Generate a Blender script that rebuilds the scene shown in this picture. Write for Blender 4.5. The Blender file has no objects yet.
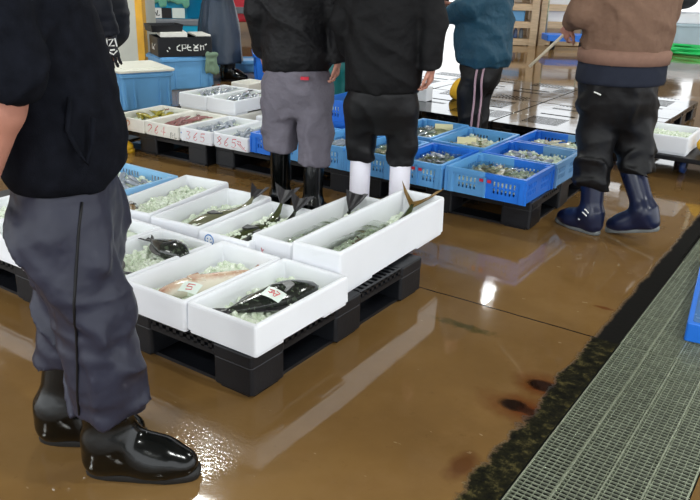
import bpy, math, random
import numpy as np
from mathutils import Vector, Matrix
random.seed(7)
SC = bpy.context.scene
COL = SC.collection
PI = math.pi

# ------------------------------------------------------------------ objects
def tag(o, label=None, cat=None, group=None, kind=None):
    if label: o['label'] = label
    if cat: o['category'] = cat
    if group: o['group'] = group
    if kind: o['kind'] = kind
    return o

def empty(name, loc=(0, 0, 0), rz=0.0, label=None, cat=None, group=None):
    o = bpy.data.objects.new(name, None); COL.objects.link(o)
    o.empty_display_size = .1
    o.location = loc; o.rotation_euler = (0, 0, rz)
    return tag(o, label, cat, group)

def mk(name, verts, faces, mats, parent=None, smooth=False, loc=None, rz=0.0, midx=None):
    me = bpy.data.meshes.new(name)
    V = np.asarray(verts, dtype=np.float32).reshape(-1, 3)
    if isinstance(faces, np.ndarray) and faces.ndim == 2:
        k = faces.shape[1]; nf = len(faces)
        me.vertices.add(len(V)); me.vertices.foreach_set('co', V.ravel())
        me.loops.add(nf * k); me.loops.foreach_set('vertex_index', faces.astype(np.int32).ravel())
        me.polygons.add(nf)
        me.polygons.foreach_set('loop_start', np.arange(0, nf * k, k, dtype=np.int32))
        me.update(calc_edges=True)
    else:
        me.from_pydata(V.tolist(), [], [tuple(int(i) for i in f) for f in faces])
    if not isinstance(mats, (list, tuple)): mats = [mats]
    for m in mats: me.materials.append(m)
    if midx is not None: me.polygons.foreach_set('material_index', np.asarray(midx, dtype=np.int32))
    if smooth: me.polygons.foreach_set('use_smooth', np.ones(len(me.polygons), dtype=bool))
    me.validate(); me.update()
    o = bpy.data.objects.new(name, me); COL.objects.link(o)
    if parent is not None: o.parent = parent
    if loc is not None: o.location = loc
    o.rotation_euler = (0, 0, rz)
    return o

def copy_tree(o, parent=None):
    c = o.copy(); COL.objects.link(c)
    if parent is not None: c.parent = parent
    for ch in o.children: copy_tree(ch, c)
    return c

class MB:
    """collects simple solids into one mesh"""
    def __init__(s): s.v = []; s.f = []; s.m = []
    def add(s, V, F, m=0):
        n = len(s.v); s.v += [tuple(p) for p in V]
        for q in F: s.f.append(tuple(i + n for i in q)); s.m.append(m)
        return s
    def box(s, x0, x1, y0, y1, z0, z1, m=0):
        V = [(x, y, z) for z in (z0, z1) for y in (y0, y1) for x in (x0, x1)]
        return s.add(V, [(0, 2, 3, 1), (4, 5, 7, 6), (0, 1, 5, 4), (2, 6, 7, 3), (0, 4, 6, 2), (1, 3, 7, 5)], m)
    def obox(s, c, ax, ay, az, m=0):
        c, ax, ay, az = map(Vector, (c, ax, ay, az))
        V = [c + ax * i + ay * j + az * k for k in (-1, 1) for j in (-1, 1) for i in (-1, 1)]
        return s.add(V, [(0, 2, 3, 1), (4, 5, 7, 6), (0, 1, 5, 4), (2, 6, 7, 3), (0, 4, 6, 2), (1, 3, 7, 5)], m)
    def loft(s, rings, cap0=True, cap1=True, m=0, closed=True):
        n = len(rings[0]); V = [p for r in rings for p in r]; F = []
        for i in range(len(rings) - 1):
            for j in range(n if closed else n - 1):
                k = (j + 1) % n
                F.append((i * n + j, i * n + k, (i + 1) * n + k, (i + 1) * n + j))
        if cap0: F.append(tuple(range(n - 1, -1, -1)))
        if cap1: F.append(tuple((len(rings) - 1) * n + j for j in range(n)))
        return s.add(V, F, m)
    def rbox(s, w, d, z0, z1, r=.02, e=.006, cx=0, cy=0, m=0, n=4):
        e = min(e, (z1 - z0) * .45)
        R = [(e, z0), (e * .3, z0 + e * .3), (0, z0 + e), (0, z1 - e), (e * .3, z1 - e * .3), (e, z1)]
        return s.loft([rring(w - 2 * a, d - 2 * a, max(r - a, .001), z, n, cx, cy) for a, z in R], m=m)
    def tube(s, pts, r, n=8, m=0, cap=True):
        pts = [Vector(p) for p in pts]; rr = r if isinstance(r, (list, tuple)) else [r] * len(pts)
        rings = []; up = None
        for i, p in enumerate(pts):
            t = (pts[min(i + 1, len(pts) - 1)] - pts[max(i - 1, 0)]).normalized()
            if up is None: up = Vector((0, 0, 1)) if abs(t.z) < .9 else Vector((1, 0, 0))
            a = t.cross(up).normalized(); b = a.cross(t).normalized(); up = b
            rings.append([p + (a * math.cos(2 * PI * j / n) + b * math.sin(2 * PI * j / n)) * rr[i] for j in range(n)])
        return s.loft(rings, cap, cap, m)
    def build(s, name, mats, parent=None, smooth=False, loc=None, rz=0.0):
        return mk(name, s.v, s.f, mats, parent, smooth, loc, rz, s.m if isinstance(mats, (list, tuple)) and len(mats) > 1 else None)

def rring(w, d, r, z, n=4, cx=0, cy=0):
    out = []
    for (sx, sy, a0) in ((1, 1, 0), (-1, 1, 90), (-1, -1, 180), (1, -1, 270)):
        for i in range(n + 1):
            a = math.radians(a0 + 90 * i / n)
            out.append((cx + sx * (w / 2 - r) + r * math.cos(a), cy + sy * (d / 2 - r) + r * math.sin(a), z))
    return out

# ------------------------------------------------------------------ materials
def lin(c):
    return tuple(((x / 255) / 12.92 if x / 255 <= .04045 else ((x / 255 + .055) / 1.055) ** 2.4) for x in c)

class NT:
    def __init__(s, name):
        s.m = bpy.data.materials.new(name); s.m.use_nodes = True
        s.t = s.m.node_tree; s.n = s.t.nodes; s.l = s.t.links
        s.b = s.n['Principled BSDF']; s.out = s.n['Material Output']
        s.co = s.n.new('ShaderNodeTexCoord').outputs['Object']
    def L(s, a, b): s.l.new(a, b)
    def inp(s, sock, v):
        if hasattr(v, 'links'): s.L(v, sock)
        else: sock.default_value = v
    def noise(s, scale, detail=4, rough=.55, vec=None, stretch=None, dist=0):
        n = s.n.new('ShaderNodeTexNoise'); n.inputs['Scale'].default_value = scale
        n.inputs['Detail'].default_value = detail; n.inputs['Roughness'].default_value = rough
        n.inputs['Distortion'].default_value = dist
        v = vec or s.co
        if stretch:
            mp = s.n.new('ShaderNodeMapping'); mp.inputs['Scale'].default_value = stretch
            s.L(v, mp.inputs['Vector']); v = mp.outputs[0]
        s.L(v, n.inputs['Vector']); return n.outputs['Fac']
    def ramp(s, fac, stops):
        r = s.n.new('ShaderNodeValToRGB'); e = r.color_ramp.elements
        while len(e) < len(stops): e.new(.5)
        for i, (p, c) in enumerate(stops):
            e[i].position = p; e[i].color = (*c, 1) if len(c) == 3 else c
        s.inp(r.inputs[0], fac); return r.outputs[0]
    def mix(s, fac, a, b, mode='MIX'):
        n = s.n.new('ShaderNodeMix'); n.data_type = 'RGBA'; n.blend_type = mode
        s.inp(n.inputs[0], fac)
        for k, v in ((6, a), (7, b)):
            s.inp(n.inputs[k], (*v, 1) if isinstance(v, tuple) and len(v) == 3 else v)
        return n.outputs[2]
    def math(s, op, a, b=0.0, clamp=False):
        n = s.n.new('ShaderNodeMath'); n.operation = op; n.use_clamp = clamp
        s.inp(n.inputs[0], a); s.inp(n.inputs[1], b); return n.outputs[0]
    def bump(s, h, strength=.3, dist=.01):
        n = s.n.new('ShaderNodeBump'); n.inputs['Strength'].default_value = strength
        n.inputs['Distance'].default_value = dist
        s.L(h, n.inputs['Height']); s.L(n.outputs[0], s.b.inputs['Normal']); return n
    def set(s, **k):
        for a, v in k.items():
            s.inp(s.b.inputs[a.replace('_', ' ')], v)
    def xyz(s, vec=None):
        n = s.n.new('ShaderNodeSeparateXYZ'); s.L(vec or s.co, n.inputs[0]); return n.outputs

MATS = {}
def pmat(name, rgb, rough=.5, var=.12, scale=8, bump=0, bscale=120, spec=.5, stretch=None, bdist=.002, coat=0, metal=0, sheen=0):
    """plain material with a little procedural variation; rgb is sRGB 0..255"""
    if name in MATS: return MATS[name]
    t = NT(name); c = lin(rgb)
    a = tuple(min(1, x * (1 + var)) for x in c); b = tuple(x * (1 - var) for x in c)
    t.L(t.ramp(t.noise(scale, 5, stretch=stretch), [(.3, b), (.7, a)]), t.b.inputs['Base Color'])
    rn = t.noise(scale * 2.3, 3)
    mr = t.n.new('ShaderNodeMapRange'); t.L(rn, mr.inputs[0])
    mr.inputs[3].default_value = max(0, rough - .08); mr.inputs[4].default_value = min(1, rough + .08)
    t.L(mr.outputs[0], t.b.inputs['Roughness'])
    t.set(Specular_IOR_Level=spec, Metallic=metal, Coat_Weight=coat, Sheen_Weight=sheen)
    if bump: t.bump(t.noise(bscale, 3), bump, bdist)
    MATS[name] = t.m; return t.m

M_foam = pmat('styrofoam', (236, 238, 243), .55, .02, 5, .25, 260, .35)
M_foam_old = pmat('used_styrofoam', (232, 230, 222), .6, .08, 7, .25, 220, .3)
M_black_pl = pmat('black_pallet_plastic', (17, 19, 24), .42, .25, 6, .3, 90, .4)
M_wet_black = pmat('wet_black_plastic', (20, 21, 24), .07, .2, 5, .18, 8, .9, bdist=.004)
M_crate_l = pmat('light_blue_plastic', (98, 166, 226), .38, .08, 5, .12, 60)
M_crate_b = pmat('blue_plastic', (34, 116, 222), .35, .08, 5, .12, 60)
M_crate_g = pmat('grey_blue_plastic', (110, 160, 208), .42, .1, 5)
M_tub = pmat('container_blue_plastic', (104, 168, 220), .42, .07, 4, .1, 40)
M_red = pmat('red_marker', (205, 40, 62), .6, .1)
M_blackink = pmat('black_marker', (30, 26, 30), .6, .1)
M_whiteink = pmat('white_print', (232, 232, 228), .6, .05)
M_blueink = pmat('blue_print', (40, 120, 190), .6, .05)
M_card = pmat('cream_card', (226, 222, 178), .7, .05)
M_tagp = pmat('white_tag', (226, 238, 230), .35, .03)
M_skin = pmat('skin', (190, 134, 116), .5, .1, 14, .15, 180)
M_hair = pmat('black_hair', (24, 20, 20), .5, .2, 60, .5, 200, stretch=(1, 1, .15))
M_eye = pmat('eye', (40, 28, 24), .15, .1)
M_lip = pmat('lip', (170, 96, 90), .45, .05)
M_fleece = pmat('black_fleece', (18, 20, 27), .95, .3, 30, .5, 300, .08)
M_nylon_navy = pmat('navy_nylon', (38, 40, 56), .45, .08, 10, .55, 6, .4, bdist=.03, stretch=None)
M_jacket_blk = pmat('black_nylon', (13, 13, 17), .6, .15, 12, .7, 9, .3, bdist=.035)
M_jacket_blk2 = pmat('black_softshell', (10, 10, 13), .7, .15, 12, .6, 8, .25, bdist=.035)
M_grey_pants = pmat('grey_twill', (112, 108, 118), .85, .07, 20, .7, 10, .15, bdist=.035)
M_black_pants = pmat('black_polyester', (10, 10, 13), .5, .2, 14, .5, 7, .32, bdist=.02)
M_brown = pmat('brown_sweat', (120, 95, 80), .95, .07, 26, .6, 9, .12, bdist=.035)
M_brown_rib = pmat('brown_rib', (136, 106, 92), .95, .06, 40, .4, 300, .15)
M_navy_shirt = pmat('navy_jersey', (38, 42, 54), .9, .1, 20, .2, 400, .2)
M_teal = pmat('teal_nylon', (34, 72, 92), .6, .12, 10, .7, 10, .3, bdist=.035)
M_pink = pmat('pink_stripe', (196, 160, 172), .7, .05)
M_puffer = pmat('navy_puffer', (12, 16, 27), .6, .15, 10, .1, 40, .25)
M_apron = pmat('rubber_apron', (40, 54, 72), .38, .2, 7, .5, 7, .45, stretch=(1, 1, .4), bdist=.02)
M_tealrain = pmat('teal_rainwear', (18, 112, 112), .5, .1, 10)
M_boot_blk = pmat('black_rubber', (6, 8, 8), .16, .2, 9, .25, 12, .42, bdist=.008)
M_boot_navy = pmat('navy_rubber', (20, 28, 56), .3, .12, 9, .05, 30, .5)
M_boot_white = pmat('white_rubber', (232, 230, 240), .4, .03, 9)
M_boot_yel = pmat('yellow_rubber', (236, 186, 40), .4, .06, 9)
M_sole_grey = pmat('grey_sole', (112, 116, 116), .6, .15, 20)
M_sole_blk = pmat('black_sole', (20, 20, 20), .6, .15, 20)
M_glove = pmat('black_glove', (26, 26, 34), .6, .1)
M_yellow = pmat('yellow_paint', (226, 168, 40), .5, .12, 6, .1, 20)
M_conc = pmat('concrete', (196, 198, 188), .85, .07, 3, .2, 40)
M_wood = pmat('weathered_wood', (196, 172, 142), .75, .18, 5, .3, 40, stretch=(1, 12, 12))
M_stick = pmat('pale_stick', (226, 216, 192), .5, .05)
M_cyan = pmat('cyan_paint', (20, 166, 206), .35, .08, 3)
M_cyan_d = pmat('dark_cyan_glass', (16, 110, 150), .12, .08, 3)
M_grey = pmat('grey_metal', (122, 126, 132), .4, .1, 5)
M_redm = pmat('red_paint', (214, 52, 66), .35, .1, 4)
M_rubber = pmat('tyre_rubber', (30, 32, 36), .6, .15, 8)
M_green = pmat('green_hose', (30, 196, 100), .35, .06, 6)
M_greencloth = pmat('green_cloth', (110, 176, 150), .85, .12, 8, .4, 60)
M_rag = pmat('khaki_green_rag', (116, 140, 118), .9, .12, 12, .4, 60)
M_greytub = pmat('grey_tub', (176, 196, 206), .45, .06, 5)
M_lidw = pmat('white_lid', (226, 226, 214), .5, .05, 4)
M_caster = pmat('blue_caster', (40, 66, 120), .4, .1, 5)
M_yelcloth = pmat('yellow_cloth', (236, 182, 44), .8, .08, 8, .3, 60)
M_ceil = pmat('ceiling_panel', (150, 152, 150), .8, .06, 2)
M_wall = pmat('wall_panel', (206, 190, 176), .8, .06, 2)
M_steel = pmat('galvanized_steel', (168, 175, 154), .34, .25, 30, .1, 120, .5, metal=.6)

def m_pink_fish():
    t = NT('tilefish_skin')
    x = t.xyz()
    c = t.ramp(t.noise(14, 4), [(.3, lin((188, 132, 112))), (.5, lin((214, 184, 158))), (.72, lin((232, 216, 190)))])
    c = t.mix(t.math('GREATER_THAN', t.noise(60, 2), .66), c, lin((232, 220, 200)))
    q = t.math('ADD', x[0], t.math('MULTIPLY', t.math('SUBTRACT', t.noise(22, 4), .5), .03))
    def mr(a, b):
        n = t.n.new('ShaderNodeMapRange'); t.L(q, n.inputs[0]); n.inputs[1].default_value = a; n.inputs[2].default_value = b; return n.outputs[0]
    c = t.mix(mr(-.012, -.03), c, lin((238, 230, 214))); c = t.mix(mr(.018, .034), c, lin((150, 72, 62)))
    t.set(Base_Color=c, Roughness=.2, Specular_IOR_Level=.7); t.bump(t.noise(160, 2), .25, .002)
    return t.m
def m_fish(name, back, belly, spot=None, split=0.0, soft=.012):
    t = NT(name); x = t.xyz()
    n = t.noise(30, 4)
    h = t.math('ADD', x[2], t.math('MULTIPLY', t.math('SUBTRACT', n, .5), .03))
    f = t.n.new('ShaderNodeMapRange'); t.L(h, f.inputs[0])
    f.inputs[1].default_value = split - soft; f.inputs[2].default_value = split + soft
    c = t.mix(f.outputs[0], lin(belly), lin(back))
    if spot: c = t.mix(t.ramp(t.noise(55, 3), [(.56, (0, 0, 0)), (.64, (1, 1, 1))]), c, lin(spot))
    t.set(Base_Color=c, Roughness=.16, Specular_IOR_Level=.8); t.bump(t.noise(140, 2), .2, .002)
    return t.m
M_f_pink = m_pink_fish()
M_f_dark = m_fish('dark_fish_skin', (30, 34, 30), (46, 52, 46), (70, 80, 66))
M_f_olive = m_fish('olive_fish_skin', (62, 68, 40), (176, 174, 104), None, .012)
M_f_pale = m_fish('pale_fish_skin', (112, 112, 88), (224, 218, 196), None, .024, .010)
M_f_silver = m_fish('silver_fish_skin', (150, 158, 170), (240, 243, 246), None, .003, .005)
M_f_redd = m_fish('reddish_fish_skin', (150, 98, 98), (226, 214, 210), None, .003, .005)
M_f_yel = m_fish('yellow_fish_skin', (150, 140, 40), (216, 206, 90), None, 0, .005)
M_fin = pmat('dark_fin', (34, 33, 37), .35, .3, 30, .4, 160, .6, stretch=(1, 1, .2))
M_fin_br = pmat('brown_yellow_fin', (120, 92, 40), .35, .35, 30, .4, 160, .6)

def m_ice():
    t = NT('crushed_ice')
    c = t.ramp(t.noise(42, 5, .7), [(.22, lin((178, 196, 170))), (.45, lin((222, 233, 211))), (.72, lin((247, 250, 244)))])
    t.set(Base_Color=c, Roughness=.14, Specular_IOR_Level=.7, Transmission_Weight=.0, IOR=1.31)
    t.bump(t.noise(95, 3, .6), .5, .006)
    return t.m
M_ice = m_ice()
def m_film():
    t = NT('clear_film')
    tr = t.n.new('ShaderNodeBsdfTransparent'); tr.inputs[0].default_value = (.93, .97, .92, 1)
    gl = t.n.new('ShaderNodeBsdfGlossy'); gl.inputs['Roughness'].default_value = .06
    fr = t.n.new('ShaderNodeFresnel'); fr.inputs[0].default_value = 1.5
    bm = t.n.new('ShaderNodeBump'); bm.inputs['Strength'].default_value = .5; bm.inputs['Distance'].default_value = .006
    t.L(t.noise(38, 3, .6, dist=1.2), bm.inputs['Height'])
    t.L(bm.outputs[0], gl.inputs['Normal']); t.L(bm.outputs[0], fr.inputs['Normal'])
    f = t.math('ADD', fr.outputs[0], .06, True)
    mx = t.n.new('ShaderNodeMixShader'); t.L(f, mx.inputs[0]); t.L(tr.outputs[0], mx.inputs[1]); t.L(gl.outputs[0], mx.inputs[2])
    t.L(mx.outputs[0], t.out.inputs['Surface']); return t.m
M_film = m_film()
def m_emit(name, rgb, s):
    t = NT(name); t.set(Base_Color=(*rgb, 1), Emission_Color=(*rgb, 1), Emission_Strength=s); return t.m
def m_striped():
    t = NT('striped_cloth'); x = t.xyz()
    w = t.math('GREATER_THAN', t.math('FRACT', t.math('MULTIPLY', t.math('ADD', x[0], x[2]), 42.0)), .5)
    t.set(Base_Color=t.mix(w, lin((36, 36, 70)), lin((226, 226, 230))), Roughness=.9); return t.m
M_striped = m_striped()

# ------------------------------------------------------------------ distance-field modelling
RNG = np.random.default_rng(5)
TAB = RNG.random((32, 32, 32)).astype(np.float32) * 2 - 1
def vnoise(P):
    i = np.floor(P).astype(np.int32); f = (P - i).astype(np.float32); f = f * f * (3 - 2 * f); i &= 31
    x, y, z = i[..., 0], i[..., 1], i[..., 2]; x1, y1, z1 = (x + 1) & 31, (y + 1) & 31, (z + 1) & 31
    fx, fy, fz = f[..., 0], f[..., 1], f[..., 2]
    a = TAB[x, y, z] * (1 - fx) + TAB[x1, y, z] * fx; b = TAB[x, y1, z] * (1 - fx) + TAB[x1, y1, z] * fx
    c = TAB[x, y, z1] * (1 - fx) + TAB[x1, y, z1] * fx; d = TAB[x, y1, z1] * (1 - fx) + TAB[x1, y1, z1] * fx
    a = a * (1 - fy) + b * fy; c = c * (1 - fy) + d * fy
    return a * (1 - fz) + c * fz

class Field:
    def __init__(s, lo, hi, h):
        s.h = h; s.lo = np.array(lo, float) - 3 * h
        n = np.ceil((np.array(hi, float) - np.array(lo, float)) / h).astype(int) + 7
        s.n = n; s.ax = [(s.lo[i] + h * np.arange(n[i])).astype(np.float32) for i in range(3)]
        s.v = np.full(tuple(n), 1.0, np.float32)
    def sub(s, lo, hi):
        sl = []
        for i in range(3):
            a = int(max(0, math.floor((lo[i] - s.lo[i]) / s.h))); b = int(min(s.n[i], math.ceil((hi[i] - s.lo[i]) / s.h) + 1))
            if b <= a: return None, None
            sl.append(slice(a, b))
        X, Y, Z = np.meshgrid(s.ax[0][sl[0]], s.ax[1][sl[1]], s.ax[2][sl[2]], indexing='ij')
        return tuple(sl), np.stack([X, Y, Z], -1)
    def union(s, sl, d, k):
        a = s.v[sl]
        if k <= 0: s.v[sl] = np.minimum(a, d)
        else:
            h = np.clip(.5 + .5 * (a - d) / k, 0, 1)
            s.v[sl] = a * (1 - h) + d * h - k * h * (1 - h)
        return s
    def cap(s, a, b, ra, rb, k=.02, flat=None, clip=None):
        a = np.array(a, np.float32); b = np.array(b, np.float32)
        sc = max(1.0, flat[1]) if flat else 1.0
        pad = max(ra, rb) * sc + k + 3 * s.h
        sl, P = s.sub(np.minimum(a, b) - pad, np.maximum(a, b) + pad)
        if sl is None: return s
        pa = P - a; ba = b - a
        if flat:
            n = np.array(flat[0], np.float32); n /= np.linalg.norm(n); q = 1 / flat[1] - 1
            pa = pa + (pa @ n)[..., None] * (n * q); ba = ba + n * (ba @ n) * q
        t = np.clip((pa @ ba) / max(float(ba @ ba), 1e-9), 0, 1)
        d = np.linalg.norm(pa - t[..., None] * ba, axis=-1) - (ra + (rb - ra) * t)
        if flat: d = d * min(1.0, flat[1])
        if clip is not None:
            for cp, cn in clip:
                d = np.maximum(d, (P - np.array(cp, np.float32)) @ np.array(cn, np.float32))
        return s.union(sl, d, k)
    def chain(s, pts, rr, k=.02, flat=None, clip=None):
        for i in range(len(pts) - 1): s.cap(pts[i], pts[i + 1], rr[i], rr[i + 1], k, flat, clip)
        return s
    def ell(s, c, r, k=.02, rot=None, cut=False):
        c = np.array(c, np.float32); r = np.array(r, np.float32)
        pad = float(r.max()) + k + 3 * s.h
        sl, P = s.sub(c - pad, c + pad)
        if sl is None: return s
        p = P - c
        if rot is not None: p = p @ np.array(rot, np.float32)
        k0 = np.linalg.norm(p / r, axis=-1); k1 = np.linalg.norm(p / (r * r), axis=-1) + 1e-6
        d = k0 * (k0 - 1) / k1
        if cut:
            a = s.v[sl]; d = -d; h = np.clip(.5 - .5 * (a - d) / max(k, 1e-4), 0, 1)
            s.v[sl] = a * (1 - h) + d * h + k * h * (1 - h); return s
        return s.union(sl, d, k)
    def stack(s, secs, k=.03):
        """secs: (z, cx, cy, rx, ry) elliptical sections from bottom to top"""
        S = np.array(secs, np.float32); z0, z1 = S[0, 0], S[-1, 0]
        mx = S[:, 3].max() + k + 3 * s.h; my = S[:, 4].max() + k + 3 * s.h
        sl, P = s.sub((S[:, 1].min() - mx, S[:, 2].min() - my, z0 - k - 3 * s.h), (S[:, 1].max() + mx, S[:, 2].max() + my, z1 + k + 3 * s.h))
        z = P[..., 2]; g = [np.interp(z, S[:, 0], S[:, i]) for i in range(1, 5)]
        d = (np.sqrt(((P[..., 0] - g[0]) / g[2]) ** 2 + ((P[..., 1] - g[1]) / g[3]) ** 2) - 1) * np.minimum(g[2], g[3])
        d = np.maximum(d, np.maximum(z0 - z, z - z1))
        return s.union(sl, d.astype(np.float32), k)
    def disp(s, fn, band=4):
        m = np.abs(s.v) < band * s.h * 2
        I = np.nonzero(m)
        P = np.stack([s.ax[i][I[i]] for i in range(3)], -1)
        s.v[I] += fn(P).astype(np.float32); return s
    def clip(s, p, n):
        X, Y, Z = np.meshgrid(*s.ax, indexing='ij', sparse=True)
        d = (X - p[0]) * n[0] + (Y - p[1]) * n[1] + (Z - p[2]) * n[2]
        s.v = np.maximum(s.v, d.astype(np.float32)); return s
    def mesh(s):
        v = s.v; sg = v < 0
        c = [sg[i:v.shape[0] - 1 + i, j:v.shape[1] - 1 + j, k:v.shape[2] - 1 + k] for i in (0, 1) for j in (0, 1) for k in (0, 1)]
        al = c[0].copy(); an = c[0].copy()
        for q in c[1:]: al &= q; an |= q
        act = an & ~al; I = np.stack(np.nonzero(act), -1); N = len(I)
        idx = np.full(act.shape, -1, np.int32); idx[act] = np.arange(N)
        val = {}
        for i in (0, 1):
            for j in (0, 1):
                for k in (0, 1): val[i, j, k] = v[I[:, 0] + i, I[:, 1] + j, I[:, 2] + k]
        acc = np.zeros((N, 3)); cnt = np.zeros(N)
        for a in val:
            for ax in range(3):
                if a[ax]: continue
                b = list(a); b[ax] = 1; b = tuple(b)
                va, vb = val[a], val[b]; m = (va < 0) != (vb < 0)
                t = np.where(m, va / np.where(m, va - vb, 1), 0)
                p = np.tile(np.array(a, float), (N, 1)); p[:, ax] += t
                acc[m] += p[m]; cnt[m] += 1
        V = s.lo + (I + acc / np.maximum(cnt, 1)[:, None]) * s.h
        F = []
        for ax in range(3):
            u, w = (ax + 1) % 3, (ax + 2) % 3
            A = [slice(0, None)] * 3; B = [slice(0, None)] * 3
            A[ax] = slice(0, -1); B[ax] = slice(1, None)
            d = sg[tuple(A)].astype(np.int8) - sg[tuple(B)].astype(np.int8)
            for sign in (1, -1):
                E = np.stack(np.nonzero(d == sign), -1)
                E = E[(E[:, u] > 0) & (E[:, w] > 0) & (E[:, u] < v.shape[u] - 1) & (E[:, w] < v.shape[w] - 1)]
                if not len(E): continue
                q = []
                for du, dw in ((-1, -1), (0, -1), (0, 0), (-1, 0)):
                    e = E.copy(); e[:, u] += du; e[:, w] += dw; q.append(idx[e[:, 0], e[:, 1], e[:, 2]])
                q = np.stack(q, -1)
                F.append(q if sign == 1 else q[:, ::-1])
        F = np.concatenate(F)
        return V, F[(F >= 0).all(1)]
    def build(s, name, mat, parent=None, loc=None, rz=0.0, smooth_it=0):
        V, F = s.mesh()
        for _ in range(smooth_it):
            acc = np.zeros_like(V); cnt = np.zeros(len(V))
            for a, b in ((0, 1), (1, 2), (2, 3), (3, 0)):
                np.add.at(acc, F[:, a], V[F[:, b]]); np.add.at(cnt, F[:, a], 1)
                np.add.at(acc, F[:, b], V[F[:, a]]); np.add.at(cnt, F[:, b], 1)
            V = V * .5 + .5 * acc / np.maximum(cnt, 1)[:, None]
        return mk(name, V, F, mat, parent, True, loc, rz)

def ridge(P, sc, off=0.0):
    return 1 - np.abs(vnoise(P * np.array(sc, np.float32) + off)) * 2

# ------------------------------------------------------------------ people
def V3(*a): return np.array(a, float)
def unit(v): v = np.array(v, float); return v / np.linalg.norm(v)

def add_hand(F, w, dh, n, thumb_side, curl=.5, s=1.0):
    """palm, four unequal bent fingers and a thumb grown out of wrist w; dh = hand direction, n = palm normal"""
    dh = unit(dh); n = unit(np.array(n, float) - dh * np.dot(n, dh)); u = np.cross(dh, n) * thumb_side
    w = np.array(w, float)
    F.cap(w - dh * .01, w + dh * .03 * s, .024 * s, .026 * s, .015, (n, .75))
    for k in (-1, -.33, .33, 1):
        F.cap(w + dh * .02 * s + u * .012 * k * s, w + dh * .085 * s + u * .029 * k * s, .014 * s, .012 * s, .010)
    for k, L in ((1, .07), (.33, .078), (-.33, .073), (-1, .056)):
        p = w + dh * .084 * s + u * .03 * k * s; d = dh + u * k * .06
        for seg, q in ((.42, curl * .5), (.33, curl * 1.1), (.25, curl * 1.5)):
            e = unit(unit(d) * math.cos(q) + n * math.sin(q)); e2 = p + e * L * seg * s
            F.cap(p, e2, .0086 * s, .0078 * s, .004); p = e2
    p = w + dh * .026 * s + u * .028 * s
    for d, L, r in ((unit(dh * .7 + u * .75 + n * .25), .036, .012), (unit(dh * .95 + u * .3 + n * .35), .032, .0100), (unit(dh + n * .45 + u * .05), .026, .009)):
        e = p + d * L * s; F.cap(p, e, r * s, r * .9 * s, .006); p = e

def boot_field(top, sc=1.0, h=.007, shaft=(.056, .068), lean=(0, 0)):
    """rubber boot, toe to +y, ankle above the origin"""
    F = Field((min(0, lean[0]) - .12, min(0, lean[1]) - .13, 0), (max(0, lean[0]) + .12, max(.12, lean[1]) + .12, top + .02), h)
    F.cap((0, -.012, .10), (lean[0], -.022 + lean[1], top + .03), shaft[0], shaft[1], .03, ((1, 0, 0), .92))
    F.cap((0, -.030, .055), (0, -.02, .11), .046, .052, .03)
    F.cap((0, -.03, .048), (0, .12, .040), .043, .045, .03)
    F.cap((.0, .10, .043), (.006, .165, .040), .047, .040, .03, ((0, 0, 1), .9))
    F.cap((0, .0, .10), (0, .10, .055), .046, .04, .05)
    F.clip((0, 0, .016), (0, 0, -1)); F.clip((0, 0, top), (0, 0, 1))
    def dsp(P):
        a = ridge(P, (9, 9, 26)) * np.clip((.20 - P[:, 2]) / .1, 0, 1) * np.clip((P[:, 2] - .06) / .04, 0, 1)
        b = -.0035 * np.clip(1 - np.abs(P[:, 2] - top + .012) / .012, 0, 1)
        return -a * .003 + b
    F.disp(dsp); return F

def sole_outline(n=28, g=1.0):
    out = []
    for i in range(n):
        a = 2 * PI * i / n; y = math.sin(a); x = math.cos(a)
        yy = .067 + y * .142
        wd = .044 if yy > .05 else .038 + .006 * (yy + .075) / .125
        pinch = 1 - .12 * math.exp(-((yy - .03) / .04) ** 2)
        out.append((math.copysign(abs(x) ** .62, x) * wd * pinch * g + (.004 if yy > .1 else 0), yy + (g - 1) * .1 * y))
    return out

def sole_mesh():
    m = MB()
    R = [(.96, .0), (1.0, .004), (1.02, .014), (1.0, .026)]
    m.loft([[(x, y, z) for x, y in sole_outline(28, g)] for g, z in R]); return m

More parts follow.
